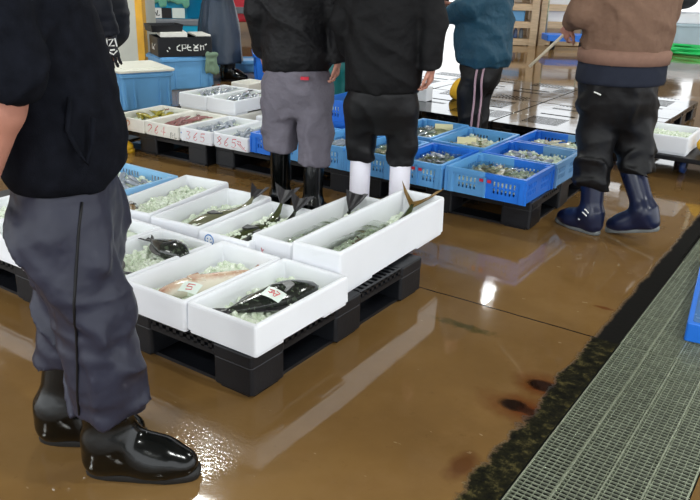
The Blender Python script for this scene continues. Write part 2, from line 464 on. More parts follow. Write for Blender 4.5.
def person(spec):
    h = spec.get('h', .011); S = spec.get('scale', 1.0)
    fx, fy = unit(spec['face']); yaw = math.atan2(-fx, fy)
    bx, by = spec['base']
    root = empty('person', (bx, by, 0), yaw, spec['label'], 'person', spec.get('group'))
    def W(x, y, z=0):                      # world -> local
        dx, dy = x - bx, y - by
        return V3(dx * fy - dy * fx, dx * fx + dy * fy, z)
    lx, ly = spec.get('lean', (0, 0)); hip_sh = V3(*spec.get('hipshift', (0, 0, 0)))
    def T(x, y, z):                        # torso point with lean above the hips
        k = max(0, z - .9) / .5
        return V3(x + lx * k, y + ly * k, z) * V3(S, S, S) + hip_sh
    feet = spec['feet']                    # local (x, y, toe angle deg, heel lift)
    legs = []
    for i, (ax_, ay_, ang, lift) in enumerate(feet):
        sd = -1 if i == 0 else 1
        hip = T(sd * .088, 0, .86); ank = V3(ax_, ay_, .09 + lift)
        kn = spec.get('knees', [None, None])[i]
        kn = V3(*kn) if kn else (hip + ank) / 2 + V3(sd * .004, .022, .02)
        legs.append((hip, kn, ank))
    arms = []
    for i in (0, 1):
        sd = -1 if i == 0 else 1
        sh = T(sd * spec.get('shw', .172), -.01, 1.36) if 'sh' not in spec or not spec['sh'][i] else V3(*spec['sh'][i])
        el, wr, dh, nn, cu = spec['arms'][i]
        arms.append((sh, V3(*el), V3(*wr), dh, nn, cu))
    # ---- body: one continuous skin
    pts = [p for l in legs for p in l] + [p for a in arms for p in a[:3]] + [T(0, 0, 1.74)]
    lo = np.min(pts, 0) - .16; hi = np.max(pts, 0) + .16; lo[2] = 0.0
    F = Field(lo, hi, spec.get('hb', h))
    for (hip, kn, ank), ft in zip(legs, feet):
        F.chain([hip, kn, ank], [.062, .038, .028], .03)
        a = math.radians(ft[2]); d = V3(-math.sin(a), math.cos(a), 0)
        F.cap(ank - d * .03 + V3(0, 0, -.035), ank + d * .12 + V3(0, 0, -.048), .026, .022, .03)
    F.stack([(.82 * S, *T(0, 0, .82)[:2], .13, .085), (1.02 * S, *T(0, 0, 1.02)[:2], .115, .08), (1.25 * S, *T(0, 0, 1.25)[:2], .14, .09), (1.37 * S, *T(0, -.01, 1.37)[:2], .13, .07), (1.42 * S, *T(0, -.01, 1.42)[:2], .06, .055)], .04)
    for sh, el, wr, dh, nn, cu in arms:
        fa = spec.get('forearm', (.037, .038, .026)); F.chain([sh, el], [.044, .036], .03); F.chain([el, el * .72 + wr * .28, wr], list(fa), .02)
    F.cap(T(0, -.012, 1.38), T(0, .012, 1.49), .056, .052, .04)
    hd = lambda x, y, z: T(x, y, z)
    F.ell(hd(0, .012, 1.60), (.074, .094, .105), .02); F.ell(hd(0, .04, 1.535), (.054, .062, .066), .03)
    F.cap(hd(0, .098, 1.605), hd(0, .116, 1.572), .009, .014, .012); F.ell(hd(0, .082, 1.528), (.026, .014, .010), .012)
    F.ell(hd(0, .094, 1.628), (.05, .014, .012), .015); F.ell(hd(0, .085, 1.495), (.022, .016, .016), .02)
    for sd in (-1, 1):
        F.ell(hd(sd * .076, .0, 1.585), (.010, .02, .032), .008); F.ell(hd(sd * .031, .104, 1.605), (.019, .012, .012), .01, cut=True)
    for i, (sh, el, wr, dh, nn, cu) in enumerate(arms):
        add_hand(F, wr, dh, nn, 1 if i == 0 else -1, cu, .96 * S)
    body = F.build('body', M_skin, root)
    for sd in (-1, 1):
        m = MB(); c = hd(sd * .031, .094, 1.604)
        m.loft([[(c[0] + .011 * math.sin(PI * (i + .01) / 8.02) * math.cos(2 * PI * j / 10), c[1] + .011 * math.sin(PI * (i + .01) / 8.02) * math.sin(2 * PI * j / 10), c[2] - .011 * math.cos(PI * (i + .01) / 8.02)) for j in range(10)] for i in range(9)])
        m.build('eye', M_eye, root, True)
    # ---- hair
    H = Field(hd(-.12, -.14, 1.42), hd(.12, .14, 1.74), .009)
    H.ell(hd(0, -.004, 1.612), (.082, .098, .108), .01)
    if spec.get('longhair'): H.cap(hd(0, -.07, 1.60), hd(0, -.08, 1.47), .062, .05, .03)
    H.disp(lambda P: ridge(P, (50, 50, 8)) * .004)
    H.ell(hd(0, .085, 1.575), (.072, .075, .08), .01, cut=True)
    if not spec.get('longhair'): H.clip(hd(0, 0, 1.535), (0, .25, -.97))
    H.build('hair', M_hair, root)
    # ---- trousers
    tr = spec['trousers']; hems = tr['hem']
    wz = tr.get('waist', .98) * S
    lo2 = np.min([p for l in legs for p in l], 0) - .22; hi2 = np.max([p for l in legs for p in l], 0) + .22
    lo2[2] = max(.02, min(hems) - .05); hi2[2] = wz + .03
    F = Field(lo2, hi2, spec.get('hc', h))
    rt = tr.get('r', (.098, .088, .082)); wq = tr.get('hips', (.17, .125))
    c9 = T(0, 0, .86)[:2]
    hz_ = spec['jacket']['hem'] * S; zb_ = min(.70 * S, hz_ - .05); F.stack([(zb_ - .13, c9[0], c9[1], wq[0] * .62, wq[1] * .62), (zb_ - .04, c9[0], c9[1], wq[0] * .90, wq[1] * .88), (zb_, c9[0], c9[1], wq[0] * .95, wq[1] * .96), (hz_, c9[0], c9[1], *wq), (hz_ + .05, c9[0], c9[1], wq[0] * .82, wq[1] * .82), (max(wz, hz_ + .09), *T(0, 0, max(wz, hz_ + .09))[:2], wq[0] * .7, wq[1] * .7)], .02)
    for i, (hip, kn, ank) in enumerate(legs):
        bot = kn + (ank - kn) * ((kn[2] - hems[i]) / max(kn[2] - ank[2], .05))
        bot = bot + V3(*tr.get('hemshift', [(0, 0, 0), (0, 0, 0)])[i])
        F.chain([V3(hip[0], hip[1], min(hip[2], hz_ - rt[0] * .9)), kn], [rt[0], rt[1]], .03)
        F.cap(kn, bot + V3(0, 0, -.0), rt[1], rt[2], .02, None, [((0, 0, hems[i]), (0, 0, -1))])
    kz = legs[0][1][2]
    def fold(P):
        sd0 = spec.get('seed', 0) * 5.7
        Q = P + .035 * np.stack([vnoise(P * 6 + sd0), vnoise(P * 6 + 7 + sd0), vnoise(P * 6 + 13 + sd0)], -1)
        D = np.stack([Q[:, 0] + Q[:, 1], Q[:, 1] - Q[:, 0], Q[:, 2] + .8 * Q[:, 1] + .5 * Q[:, 0]], -1)
        sharp = np.exp(-(vnoise(D * np.array((3.6, 3.6, 8.5), np.float32) + sd0) / .20) ** 2) * 1.2 + np.exp(-(vnoise(Q * np.array((8, 8, 2.2), np.float32) + sd0 + 4) / .24) ** 2) * .7
        return (-tr.get('fold', .010) * (sharp - .55) + fold0(P) * .55) * np.clip((spec['jacket']['hem'] + .03 - P[:, 2]) / .12, 0, 1)
    def fold0(P):
        a = ridge(P, (5, 5, 13), spec.get('seed', 0) * 7.3) ** 3 * np.clip(1.1 - np.abs(P[:, 2] - kz) / .5, .25, 1)
        b = ridge(P + P[:, [2, 0, 1]] * .6, (9, 9, 9), 3.1 + spec.get('seed', 0))
        low = np.clip(1 - (P[:, 2] - min(hems)) / .16, 0, 1) * ridge(P, (6, 6, 24), 1.7)
        return -tr.get('fold', .010) * (a * .8 + b * .45 + low * .8)
    F.disp(fold)
    trm = F.build('trousers', tr['mat'], root, smooth_it=2)
    tr['legs'] = legs
    # ---- boots
    bt = spec['boots']; sm = MB()
    for i, (ax_, ay_, ang, lift) in enumerate(feet):
        tp = bt['top'][i] if isinstance(bt['top'], (list, tuple)) else bt['top']; sc = bt.get('sc', 1.0)
        hip, kn, ank = legs[i]; k = min(1.0, (tp + .03 - .09) / max(kn[2] - ank[2], .1)); o2 = (kn - ank)[:2] * k
        a = math.radians(ang); ln = (o2[0] * math.cos(a) + o2[1] * math.sin(a), -o2[0] * math.sin(a) + o2[1] * math.cos(a) + .02)
        ex = bt.get('lean', ((0, 0), (0, 0)))[i]; ex = (ex[0], ex[1] - math.tan(math.radians(bt.get('pitch', (0, 0))[i])) * (tp + .03))
        B = boot_field(tp / sc, h=bt.get('h', .008), shaft=bt.get('shaft', (.056, .068)), lean=(ln[0] + ex[0], ln[1] + ex[1]))
        bo = B.build('boot', bt['mat'], root, (ax_, ay_, lift)); bo.scale = (sc, sc, sc)
        bo.rotation_euler = (math.radians(-bt.get('pitch', (0, 0))[i]), 0, math.radians(ang))
        so = sole_mesh().build('sole', bt.get('sole', M_sole_blk), bo, True)
        if bt.get('sole') is not None: so['label'] = bt['solelabel']
    # ---- jacket
    jk = spec['jacket']; hz = jk['hem'] * S
    secs = jk['secs']
    lo3 = lo.copy(); hi3 = hi.copy(); lo3[2] = min(hz, min(a[2][2] for a in arms)) - .08; hi3[2] = 1.50 * S
    lo3[:2] -= .12; hi3[:2] += .12
    F = Field(lo3, hi3, spec.get('hc', h))
    full = [(z * S, *(T(0, 0, z)[:2] + np.array([cx, cy])), rx, ry) for z, cx, cy, rx, ry in secs]
    F.stack(full, .03)
    F.cap(T(0, -.01, 1.40), T(0, .0, 1.455), .078, .07, .04, None, None)
    rs = jk.get('sleeve', (.078, .064, .052)); cf = jk.get('cuff', (1.0, 1.0))
    for i, (sh, el, wr, dh, nn, cu) in enumerate(arms):
        c = cf[i]
        F.cap(sh, el, rs[0], rs[1], .04)
        if c > 0:
            e = el + (wr - el) * c
            F.cap(el, e, rs[1], rs[2] if c > .5 else rs[1], .015, None, [(e, unit(wr - el))])
    def jf(P):
        sd0 = spec.get('seed', 0) * 3.9 + 11
        Q = P + .04 * np.stack([vnoise(P * 5 + sd0), vnoise(P * 5 + 7 + sd0), vnoise(P * 5 + 13 + sd0)], -1)
        D = np.stack([Q[:, 0] + .4 * Q[:, 2], Q[:, 1], Q[:, 2] + .7 * Q[:, 0] - .3 * Q[:, 1]], -1)
        sharp = np.exp(-(vnoise(D * np.array((3.2, 3.2, 7.5), np.float32) + sd0) / .20) ** 2) * 1.1
        return -jk.get('fold', .008) * (sharp - .45) + jf0(P) * .6
    def jf0(P):
        a = ridge(P, jk.get('fs', (6, 6, 10)), 5.2 + spec.get('seed', 0) * 3.1) ** 3
        b = vnoise(P * 9 + 2.2)
        hemb = np.exp(-((P[:, 2] - hz - .035) / .012) ** 2) * jk.get('hemline', .3)
        q = 0
        if jk.get('quilt'): q = np.abs(np.sin(P[:, 2] * PI / .062)) ** .6 - .8
        return -jk.get('fold', .008) * (a + .6 * b) + hemb * .006 - q * .010
    F.disp(jf)
    jm = F.build(jk.get('name', 'jacket'), jk['mat'], root, smooth_it=2)
    return root, dict(T=T, W=W, legs=legs, arms=arms, jacket=jm, trousers=trm)

def surf_line(o, yz, side, off=.001, thr=.05):
    n = len(o.data.vertices); V = np.empty(n * 3, np.float32); o.data.vertices.foreach_get('co', V); V = V.reshape(-1, 3)
    out = []
    for y, z in yz:
        d = np.hypot(V[:, 1] - y, V[:, 2] - z); m = (d < .02) & (V[:, 0] * side > thr)
        if not m.any(): continue
        W = V[m]; w = np.exp(-(d[m] / .008) ** 2) * (W[:, 0] * side > (W[:, 0] * side).max() - .03) + 1e-9
        out.append((float((W[:, 0] * w).sum() / w.sum()) + side * off, y, z))
    return out

def strokes(name, lines, xf, r, mat, parent=None, n=5):
    """hand-written / printed marks: polylines in a 2D frame laid on a surface; xf maps (u, v) to a point"""
    m = MB()
    for ln in lines: m.tube([xf(u, v) for u, v in ln], r, n)
    return m.build(name, mat, parent)
GL = {'2': [[(.05, .8), (.3, 1), (.7, .9), (.75, .65), (.1, .05), (.85, .1)]],
      '3': [[(.1, .95), (.7, .9), (.35, .55), (.75, .35), (.5, .02), (.05, .12)]],
      '4': [[(.6, .0), (.6, 1), (.05, .35), (.9, .35)]],
      '5': [[(.8, 1), (.2, .95), (.15, .55), (.6, .6), (.8, .3), (.5, 0), (.1, .08)]],
      '6': [[(.7, 1), (.2, .5), (.15, .15), (.5, 0), (.75, .25), (.5, .48), (.2, .3)]],
      '8': [[(.5, .5), (.15, .8), (.5, 1), (.8, .8), (.5, .5), (.1, .2), (.5, 0), (.85, .22), (.5, .5)]],
      'U': [[(.1, 1), (.15, .2), (.45, 0), (.75, .2), (.8, 1)]],
      'y': [[(.1, .6), (.4, .2)], [(.8, .7), (.2, -.3)]],
      '~': [[(0, .4), (.3, .7), (.6, .3), (1, .6)]]}
def text_strokes(txt, u0, v0, w, hgt, gap=.25, slant=.12):
    out = []
    for i, ch in enumerate(txt):
        for ln in GL.get(ch, []):
            out.append([(u0 + (i * (1 + gap) + a + slant * b) * w, v0 + b * hgt) for a, b in ln])
    return out

# ------------------------------------------------------------------ containers, pallets, ice, fish
PZ = .158                                     # pallet height
def pallet(name, x0, y0, label, group, mat=M_black_pl, size=1.1, z=0, rz=0, closed=False):
    root = empty(name, (x0 + size / 2, y0 + size / 2, z), rz, label, 'pallet', group)
    c = size / 2 - .085; P = (-c, 0, c); T = .046; zt = PZ
    m = MB()
    for x in P:
        for y in P: m.rbox(.17 if x else .166, .17 if y else .166, zt - T, zt, .013, .005, x, y)
    for s in (-1, 1):                         # grilles between the blocks along all edges, rims below them
        for a, b in ((-c, 0), (0, c)):
            q0, q1 = a + .083, b - .083
            k = 9; st = (q1 - q0) / k
            for yy in (s * c, 0):
                w = .08
                for i in range(k):
                    u = q0 + st * (i + .5)
                    m.box(u - .008, u + .008, yy - w, yy + w, zt - .03, zt - .001)
                    m.box(yy - w, yy + w, u - .008, u + .008, zt - .03, zt - .001)
                for o in ((-w, -w + .012), (w - .012, w)):
                    m.box(q0, q1, yy + o[0], yy + o[1], zt - T, zt - .024)
                    m.box(yy + o[0], yy + o[1], q0, q1, zt - T, zt - .024)
                    m.box(q0, q1, yy + o[0], yy + o[1], zt - .010, zt - .0005)
                    m.box(yy + o[0], yy + o[1], q0, q1, zt - .010, zt - .0005)
    for a in (-c / 2, c / 2):
        for b in (-c / 2, c / 2):
            for i in range(8):
                u = -.155 + .31 * (i + .5) / 8
                m.box(a - .16, a + .16, b + u - .008, b + u + .008, zt - .028, zt - .002)
                if i % 2: m.box(a + u - .006, a + u + .006, b - .16, b + .16, zt - .03, zt - .004)
    if closed:
        rq = random.Random(int(1000 * (x0 * 7 + y0 * 13)))
        for a in (-c / 2, c / 2):
            for b in P:
                if rq.random() < .22: continue
                m.box(a - .19, a + .19, b - .083, b + .038 + .04 * (b < 0), zt - .02, zt - .0002); m.box(b - .083, b + .083, a - .19, a + .19, zt - .02, zt - .0003)
            for b in (-c / 2, c / 2):
                if rq.random() < .4: continue
                m.box(a - .155, a + .155, b - .155, b + .09, zt - .02, zt - .0004)
    m.build('deck', mat, root)
    bm_ = MB().rbox(.168, .168, .012, zt - T + .002, .013, .004)
    b0 = None
    for x in P:
        for y in P:
            if b0 is None: b0 = bm_.build('block', mat, root, False, (x, y, 0))
            else:
                b = b0.copy(); COL.objects.link(b); b.parent = root; b.location = (x, y, 0)
    r = MB()
    for q in P:
        r.box(-size / 2 + .012, size / 2 - .012, q - .06, q + .06, 0, .0125); r.box(q - .06, q + .06, -size / 2 + .012, size / 2 - .012, 0, .012)
    r.build('bottom_runner', mat, root)
    return root

def foam_box(x0, x1, y0, y1, z0, h, label, group='white foam fish boxes', mat=M_foam, wall=.02, yaw=0.0, panel=True):
    w, d = x1 - x0, y1 - y0
    m = MB(); r = .011
    zf = .012
    R = [(-.004, zf), (-.003, zf + .003), (0, h - .010), (.002, h - .003), (.006, h), (wall - .006, h), (wall - .002, h - .003), (wall, h - .010), (wall + .008, .034), (wall + .016, .026)]
    R[0] = (.002, zf)
    m.loft([rring(w - 2 * a, d - 2 * a, max(r - a * .5, .008), z, 4) for a, z in R])
    fl = d * .28
    for s in (-1, 1):
        m.rbox(w - .006, fl, 0, zf + .004, .009, .002, 0, s * (d / 2 - fl / 2 - .003))
    m.rbox(w * .5, d * .3, 0, zf + .004, .012, .002)
    if panel:
        for s in (-1, 1):
            m.box(-w * .16, w * .16, s * (d / 2 - .001) - .0018, s * (d / 2 - .001) + .0018, h * .34, h * .56)
    o = m.build('foam_fish_box', mat, None, False, ((x0 + x1) / 2, (y0 + y1) / 2, z0), yaw)
    return tag(o, label, 'fish box', group)

def ico():
    bm_ = []
    t = (1 + 5 ** .5) / 2
    v = [(-1, t, 0), (1, t, 0), (-1, -t, 0), (1, -t, 0), (0, -1, t), (0, 1, t), (0, -1, -t), (0, 1, -t), (t, 0, -1), (t, 0, 1), (-t, 0, -1), (-t, 0, 1)]
    v = np.array(v) / math.sqrt(1 + t * t)
    f = [(0, 11, 5), (0, 5, 1), (0, 1, 7), (0, 7, 10), (0, 10, 11), (1, 5, 9), (5, 11, 4), (11, 10, 2), (10, 7, 6), (7, 1, 8), (3, 9, 4), (3, 4, 2), (3, 2, 6), (3, 6, 8), (3, 8, 9), (4, 9, 5), (2, 4, 11), (6, 2, 10), (8, 6, 7), (9, 8, 1)]
    return v, f
ICO = ico()

def ice(cx, cy, w, d, z, label, amp=.018, seed=1, n=150, yaw=0.0, size=.011, tilt=0.0, group='beds of crushed ice', z0=None, dens=None, cat='crushed ice'):
    rg = np.random.default_rng(seed)
    nx, ny = max(8, int(w / .011)), max(8, int(d / .011))
    X, Y = np.meshgrid(np.linspace(-w / 2, w / 2, nx), np.linspace(-d / 2, d / 2, ny), indexing='ij')
    P = np.stack([X * 14 + seed * 1.7, Y * 14, X * 0 + seed], -1)
    Z = amp * vnoise(P) + amp * .55 * vnoise(P * 2.6 + 9) + amp * .4 * vnoise(P * 5.5) + tilt * Y
    edge = np.minimum(np.minimum(X + w / 2, w / 2 - X), np.minimum(Y + d / 2, d / 2 - Y))
    Z -= .006 * (edge < .012)
    V = np.stack([X, Y, Z], -1).reshape(-1, 3)
    F = [(i * ny + j, (i + 1) * ny + j, (i + 1) * ny + j + 1, i * ny + j + 1) for i in range(nx - 1) for j in range(ny - 1)]
    m = MB(); m.add(V, F)
    # skirt and underside so that the bed is solid
    b = -.02 - amp
    rim = [i * ny for i in range(nx)] + [(nx - 1) * ny + j for j in range(1, ny)] + [i * ny + ny - 1 for i in range(nx - 2, -1, -1)] + [j for j in range(ny - 2, 0, -1)]
    base = len(m.v); m.v += [(V[i][0], V[i][1], b) for i in rim]; L = len(rim)
    for k in range(L):
        q = (k + 1) % L; m.f.append((rim[q], rim[k], base + k, base + q)); m.m.append(0)
    m.f.append(tuple(base + k for k in range(L))); m.m.append(0)
    for _ in range(n):
        x = rg.uniform(-w / 2 + .012, w / 2 - .012); y = rg.uniform(-d / 2 + .012, d / 2 - .012)
        if dens and not dens(x, y, rg): continue
        i = int((x + w / 2) / w * (nx - 1)); j = int((y + d / 2) / d * (ny - 1))
        s = size * rg.uniform(.5, 1.5)
        A = rg.normal(size=(3, 3)); Q, _r = np.linalg.qr(A)
        v = (ICO[0] * (s * rg.uniform(.5, 1.2, 3))) @ Q * rg.uniform(.8, 1.2, (12, 1)) + [x, y, Z[i, j] + s * .3]
        m.add(v, ICO[1])
    o = m.build('crushed_ice', M_ice, None, False, (cx, cy, z), yaw)
    return tag(o, label, cat, group, 'stuff')

def fish(name, L, H, Wd, mats, loc, rz, label, cat='fish', group=None, rise=0.0, tail=.22, bend=0.0, tilt=0.0, span=.62, fork=.45, nose=.5, parts=True, dorsal=True, rise_from=.55, flip=1):
    """lies on its side: head towards +y, back towards +x (flip=-1: -x), tail may curl upwards by rise"""
    nt, ns = (18, 14) if parts else (9, 8)
    def spine(t):
        y = L * (.5 - t); k = max(0, t - rise_from) / (1 - rise_from)
        return Vector((bend * (t - .4) ** 2 * L, y, Wd * .5 + rise * k * k)) - Vector((0, -min(rise, L * .3) * .45 * k * k, 0))
    def prof(t):
        a = (max(t, 0) / .34) ** nose if t < .34 else 1 - ((t - .34) / .66) ** 1.55 * .86
        return max(a, .03)
    def ring(t):
        c = spine(t); p = prof(t); r = []
        for j in range(ns):
            a = 2 * PI * j / ns
            x = math.cos(a) * H / 2 * p; z = math.sin(a) * Wd / 2 * min(1, p * (1.12 if t < .5 else 1.0))
            r.append(c + Vector((x * flip, 0, z)))
        return r
    m = MB(); m.loft([ring(i / (nt - 1)) for i in range(nt)])
    def tangent(): return (spine(1.0) - spine(.94)).normalized()
    def tail_mb(mm, mi=0):
        c = spine(.985); t = tangent(); n = t.cross(Vector((1, 0, 0))).normalized(); k = 9
        top, bot = [], []
        for i in range(k):
            q = -1 + 2 * i / (k - 1); ln = L * tail * (1 - fork * (1 - abs(q) ** 1.1)); sp = L * tail * span * q
            row = []
            for f_ in (0, .5, 1):
                p = c + t * (ln * f_ - .01 * L) + Vector((1, 0, 0)) * (H * .07 * q * (1 - f_) + sp * f_ ** .8) + n * (.006 * math.sin(i * 1.9) * f_)
                row.append(p)
            top.append([p + n * (.0035 - .0025 * f_) for p, f_ in zip(row, (0, .5, 1))]); bot.append([p - n * (.0035 - .0025 * f_) for p, f_ in zip(row, (0, .5, 1))])
        V = [p for r in top for p in r] + [p for r in bot for p in r]; o = 3 * k; F = []
        for i in range(k - 1):
            for j in range(2):
                a = i * 3 + j; F += [(a, a + 3, a + 4, a + 1), (o + a, o + a + 1, o + a + 4, o + a + 3)]
            F += [(i * 3 + 2, i * 3 + 5, o + i * 3 + 5, o + i * 3 + 2), (i * 3, o + i * 3, o + i * 3 + 3, i * 3 + 3)]
        F += [(0, 1, o + 1, o), (1, 2, o + 2, o + 1), (o + 3 * k - 3, o + 3 * k - 2, 3 * k - 2, 3 * k - 3), (o + 3 * k - 2, o + 3 * k - 1, 3 * k - 1, 3 * k - 2)]
        mm.add(V, F, mi); return mm
    if not parts:
        tail_mb(m, 1)
        o = m.build(name, list(mats), None, True)
    else:
        o = m.build(name, mats[0], None, True)
        tail_mb(MB()).build('tail_fin', mats[1], o)
        if dorsal:
            for sgn, t0, t1, hh in ((1, .3, .86, .17), (-1, .58, .84, .12)):
                d = MB(); A, B = [], []
                for i in range(8):
                    t = t0 + (t1 - t0) * i / 7; c = spine(t); e = H / 2 * prof(t) * .93 * sgn * flip
                    hgt = H * hh * (math.sin(PI * min(1, (i + .6) / 7.2)) ** .5) * sgn * flip
                    A.append([c + Vector((e, 0, .002)), c + Vector((e, 0, -.002)), c + Vector((e + hgt, -.02 * L, -.001)), c + Vector((e + hgt, -.02 * L, .001))])
                d.loft(A); d.build('dorsal_fin' if sgn > 0 else 'anal_fin', mats[1], o)
        pf = MB(); c = spine(.32); zt = Wd / 2 * prof(.32)
        pf.loft([[c + Vector((H * .04 * flip - w_, -q * L * .13, zt * (1 - .25 * q) + .003 + .004)) for w_ in (-.012 - .02 * q, .012 + .02 * q)] + [c + Vector((H * .04 * flip - w_, -q * L * .13, zt * (1 - .25 * q) + .001)) for w_ in (.012 + .02 * q, -.012 - .02 * q)] for q in (0, .5, 1)])
        pf.build('pectoral_fin', mats[1], o)
        ey = MB(); c = spine(.11); rr = H * .055; zt = Wd / 2 * prof(.11) * .9
        ey.loft([[(c.x + H * .06 * flip + rr * math.sin(b) * math.cos(2 * PI * j / 10), c.y + rr * math.sin(b) * math.sin(2 * PI * j / 10), c.z + zt - rr * .3 + rr * .7 * math.cos(b)) for j in range(10)] for b in (.05, .6, 1.1, 1.57)])
        ey.build('eye', M_eye, o, True)
    o.location = loc; o.rotation_euler = (0, tilt, rz)
    return tag(o, label, cat, group)

def crate(x0, x1, y0, y1, z0, h, label, mats=(M_crate_l, M_crate_b), yaw=0.0, split='x', marks=True, group='blue plastic fish crates'):
    """fish crate with pierced walls, corner posts, rim and ribs; two colours moulded half and half"""
    w, d = x1 - x0, y1 - y0; m = MB(); t = .006
    side = (lambda x, y: 0 if (x if split == 'x' else y) < 0 else 1)
    def wall(ax, s):
        n = (w if ax == 'x' else d) - .03; off = s * ((d if ax == 'x' else w) / 2 - .012)
        nb = max(10, int(n / .022)); us = np.linspace(-n / 2, n / 2, nb * 2 + 1)
        zs = [.0, .035, .062, .072, .099, h - .022]
        for i in range(nb * 2):
            fr = (i + .5) / (nb * 2); hole_col = i % 2 == 1 and (.1 < fr < .4 or .6 < fr < .9)
            for k in range(5):
                if hole_col and k in (1, 3): continue
                u = (us[i] + us[i + 1]) / 2
                if ax == 'x': m.box(us[i], us[i + 1], off - t / 2, off + t / 2, zs[k], zs[k + 1], side(u, off))
                else: m.box(off - t / 2, off + t / 2, us[i], us[i + 1], zs[k], zs[k + 1], side(off, u))
    for s in (-1, 1): wall('x', s); wall('y', s)
    for sx in (-1, 1):
        for sy in (-1, 1): m.rbox(.042, .042, 0, h - .004, .01, .003, sx * (w / 2 - .023), sy * (d / 2 - .023), side(sx, sy), 2)
    for q in (-.5, 0, .5):                        # ribs on the long walls
        for sy in (-1, 1): m.box(q * w - .006, q * w + .006, sy * d / 2 - .012 * (sy > 0) - 0 * .0, sy * d / 2 + .012 * (sy < 0), .002, h - .02, side(q - .01, sy))
    for a, b, k in ((-w / 2 + .01, 0, -1), (0, w / 2 - .01, 1)):
        m.box(a, b, -d / 2 + .01, d / 2 - .01, .004, .012, 0 if (split != 'x' or k < 0) else 1)
    o = m.build('fish_crate', list(mats), None, False, ((x0 + x1) / 2, (y0 + y1) / 2, z0), yaw)
    rim = MB()
    for k, (a, b) in enumerate(((-w / 2, 0), (0, w / 2))):
        for s in (-1, 1): rim.box(a, b, s * d / 2 - .018 * (s > 0), s * d / 2 + .018 * (s < 0), h - .024, h, side(a + b, s * d))
    for k, (a, b) in enumerate(((-d / 2 + .018, 0), (0, d / 2 - .018))):
        for s in (-1, 1): rim.box(s * w / 2 - .018 * (s > 0), s * w / 2 + .018 * (s < 0), a, b, h - .024, h, side(s * w, a + b))
    rim.build('rim', list(mats), o)
    if marks:
        for u in (-.02, .025):
            MB().box(u - .011, u + .011, -d / 2 - .0012, -d / 2 + .001, h - .05, h - .034).build('red_mark', M_red, o)
    return tag(o, label, 'crate', group)

def film(cx, cy, w, d, z, label, seed=3, yaw=0.0, amp=.014):
    nx, ny = int(w / .008), int(d / .008)
    X, Y = np.meshgrid(np.linspace(-w / 2, w / 2, nx), np.linspace(-d / 2, d / 2, ny), indexing='ij')
    P = np.stack([X * 16 + seed, Y * 16, X * 0 + seed * 3], -1)
    Z = amp * (1 - 2 * np.abs(vnoise(P))) + amp * .5 * (1 - 2 * np.abs(vnoise(P * 2.3 + 5)))
    r = np.maximum(np.abs(X) / (w / 2), np.abs(Y) / (d / 2)); Z = Z * (1 - .5 * r ** 3) - .012 * r ** 2
    V = np.stack([X, Y, Z], -1).reshape(-1, 3); n = len(V)
    F = [(i * ny + j, (i + 1) * ny + j, (i + 1) * ny + j + 1, i * ny + j + 1) for i in range(nx - 1) for j in range(ny - 1)]
    o = mk('plastic_film', V, F, M_film, None, True, (cx, cy, z), yaw)
    return tag(o, label, 'plastic film')

# ------------------------------------------------------------------ foreground pallets and foam boxes
PG = 'black plastic pallets under the fish boxes'
pallet('plastic_pallet', -1.1, 0, 'black plastic pallet under the nearest white foam boxes, corner facing the wet floor', PG)
pallet('plastic_pallet', -2.202, 0, 'black plastic pallet behind the legs of the person in navy trousers', PG)
pallet('plastic_pallet', -1.03, 2.12, 'black plastic pallet under the two-tone blue crates', PG, rz=.02)
pallet('plastic_pallet', -2.14, 2.06, 'black plastic pallet under the foam box marked 865, behind the grey trousers', PG, rz=.03)
pallet('plastic_pallet', -3.26, 1.97, 'black plastic pallet under the foam box marked 264', PG, rz=.03)

G1 = 'white foam fish boxes on the near pallets'
fb = foam_box
bA = fb(-.283, .018, .004, .512, PZ, .113, 'white foam box at the pallet corner holding a dark fish with a white tag', G1)
bB = fb(-.592, -.286, -.006, .505, PZ, .113, 'white foam box holding a pink fish with a white tag', G1)
bH = fb(-.888, -.596, -.016, .455, PZ, .113, 'white foam box of ice with two black fish', G1)
bI = fb(-1.18, -.892, -.02, .462, PZ, .113, 'white foam box of plain ice behind the box with two black fish', G1)
bJ = fb(-1.475, -1.184, -.01, .50, PZ, .113, 'white foam box hidden behind the right leg of navy trousers', G1)
bK = fb(-1.77, -1.48, -.01, .50, PZ, .113, 'white foam box at the left edge behind navy trousers', G1)
bE = fb(-.742, -.480, .51, 1.01, PZ, .124, 'white foam box with a round blue smile print and two dark fish tails', G1, yaw=math.radians(3.3))
bF = fb(-1.038, -.768, .512, 1.042, PZ, .124, 'white foam box with a pale bellied fish lying on ice', G1, yaw=math.radians(5))
bG = fb(-1.338, -1.070, .495, 1.09, PZ, .124, 'white foam box full of ice beside the pale blue crate', G1, yaw=math.radians(8))
bC = fb(-.488, -.284, .56, 1.28, PZ, .148, 'narrow deep white foam box with one dark fish tail over its end', G1)
bD = fb(-.273, -.052, .53, 1.405, PZ, .180, 'long deep white foam box with a forked yellowish tail sticking out', G1, yaw=math.radians(2.2))
ice(-.142, .25, .23, .44, PZ + .052, 'crushed ice around the dark tagged fish in the corner box', .012, 3, 190)
ice(-.432, .245, .23, .44, PZ + .050, 'crushed ice under the pink tagged fish', .010, 4, 120)
ice(-.722, .228, .23, .44, PZ + .072, 'crushed ice heaped around the two black fish', .014, 5, 330)
ice(-1.012, .225, .23, .44, PZ + .066, 'smooth ice in the plain box behind the two black fish', .008, 6, 120)
ice(-1.315, .245, .23, .44, PZ + .066, 'crushed ice in the box hidden behind the navy trousers', .010, 7, 100)
ice(-1.615, .245, .23, .44, PZ + .066, 'crushed ice in the box at the left edge', .010, 8, 100)
ice(-.611, .76, .20, .44, PZ + .070, 'crushed ice under the two fish whose dark tails stick up', .013, 9, 240, yaw=math.radians(3.3))
ice(-.903, .777, .21, .47, PZ + .064, 'crushed ice under the pale bellied fish', .013, 10, 200, yaw=math.radians(5))
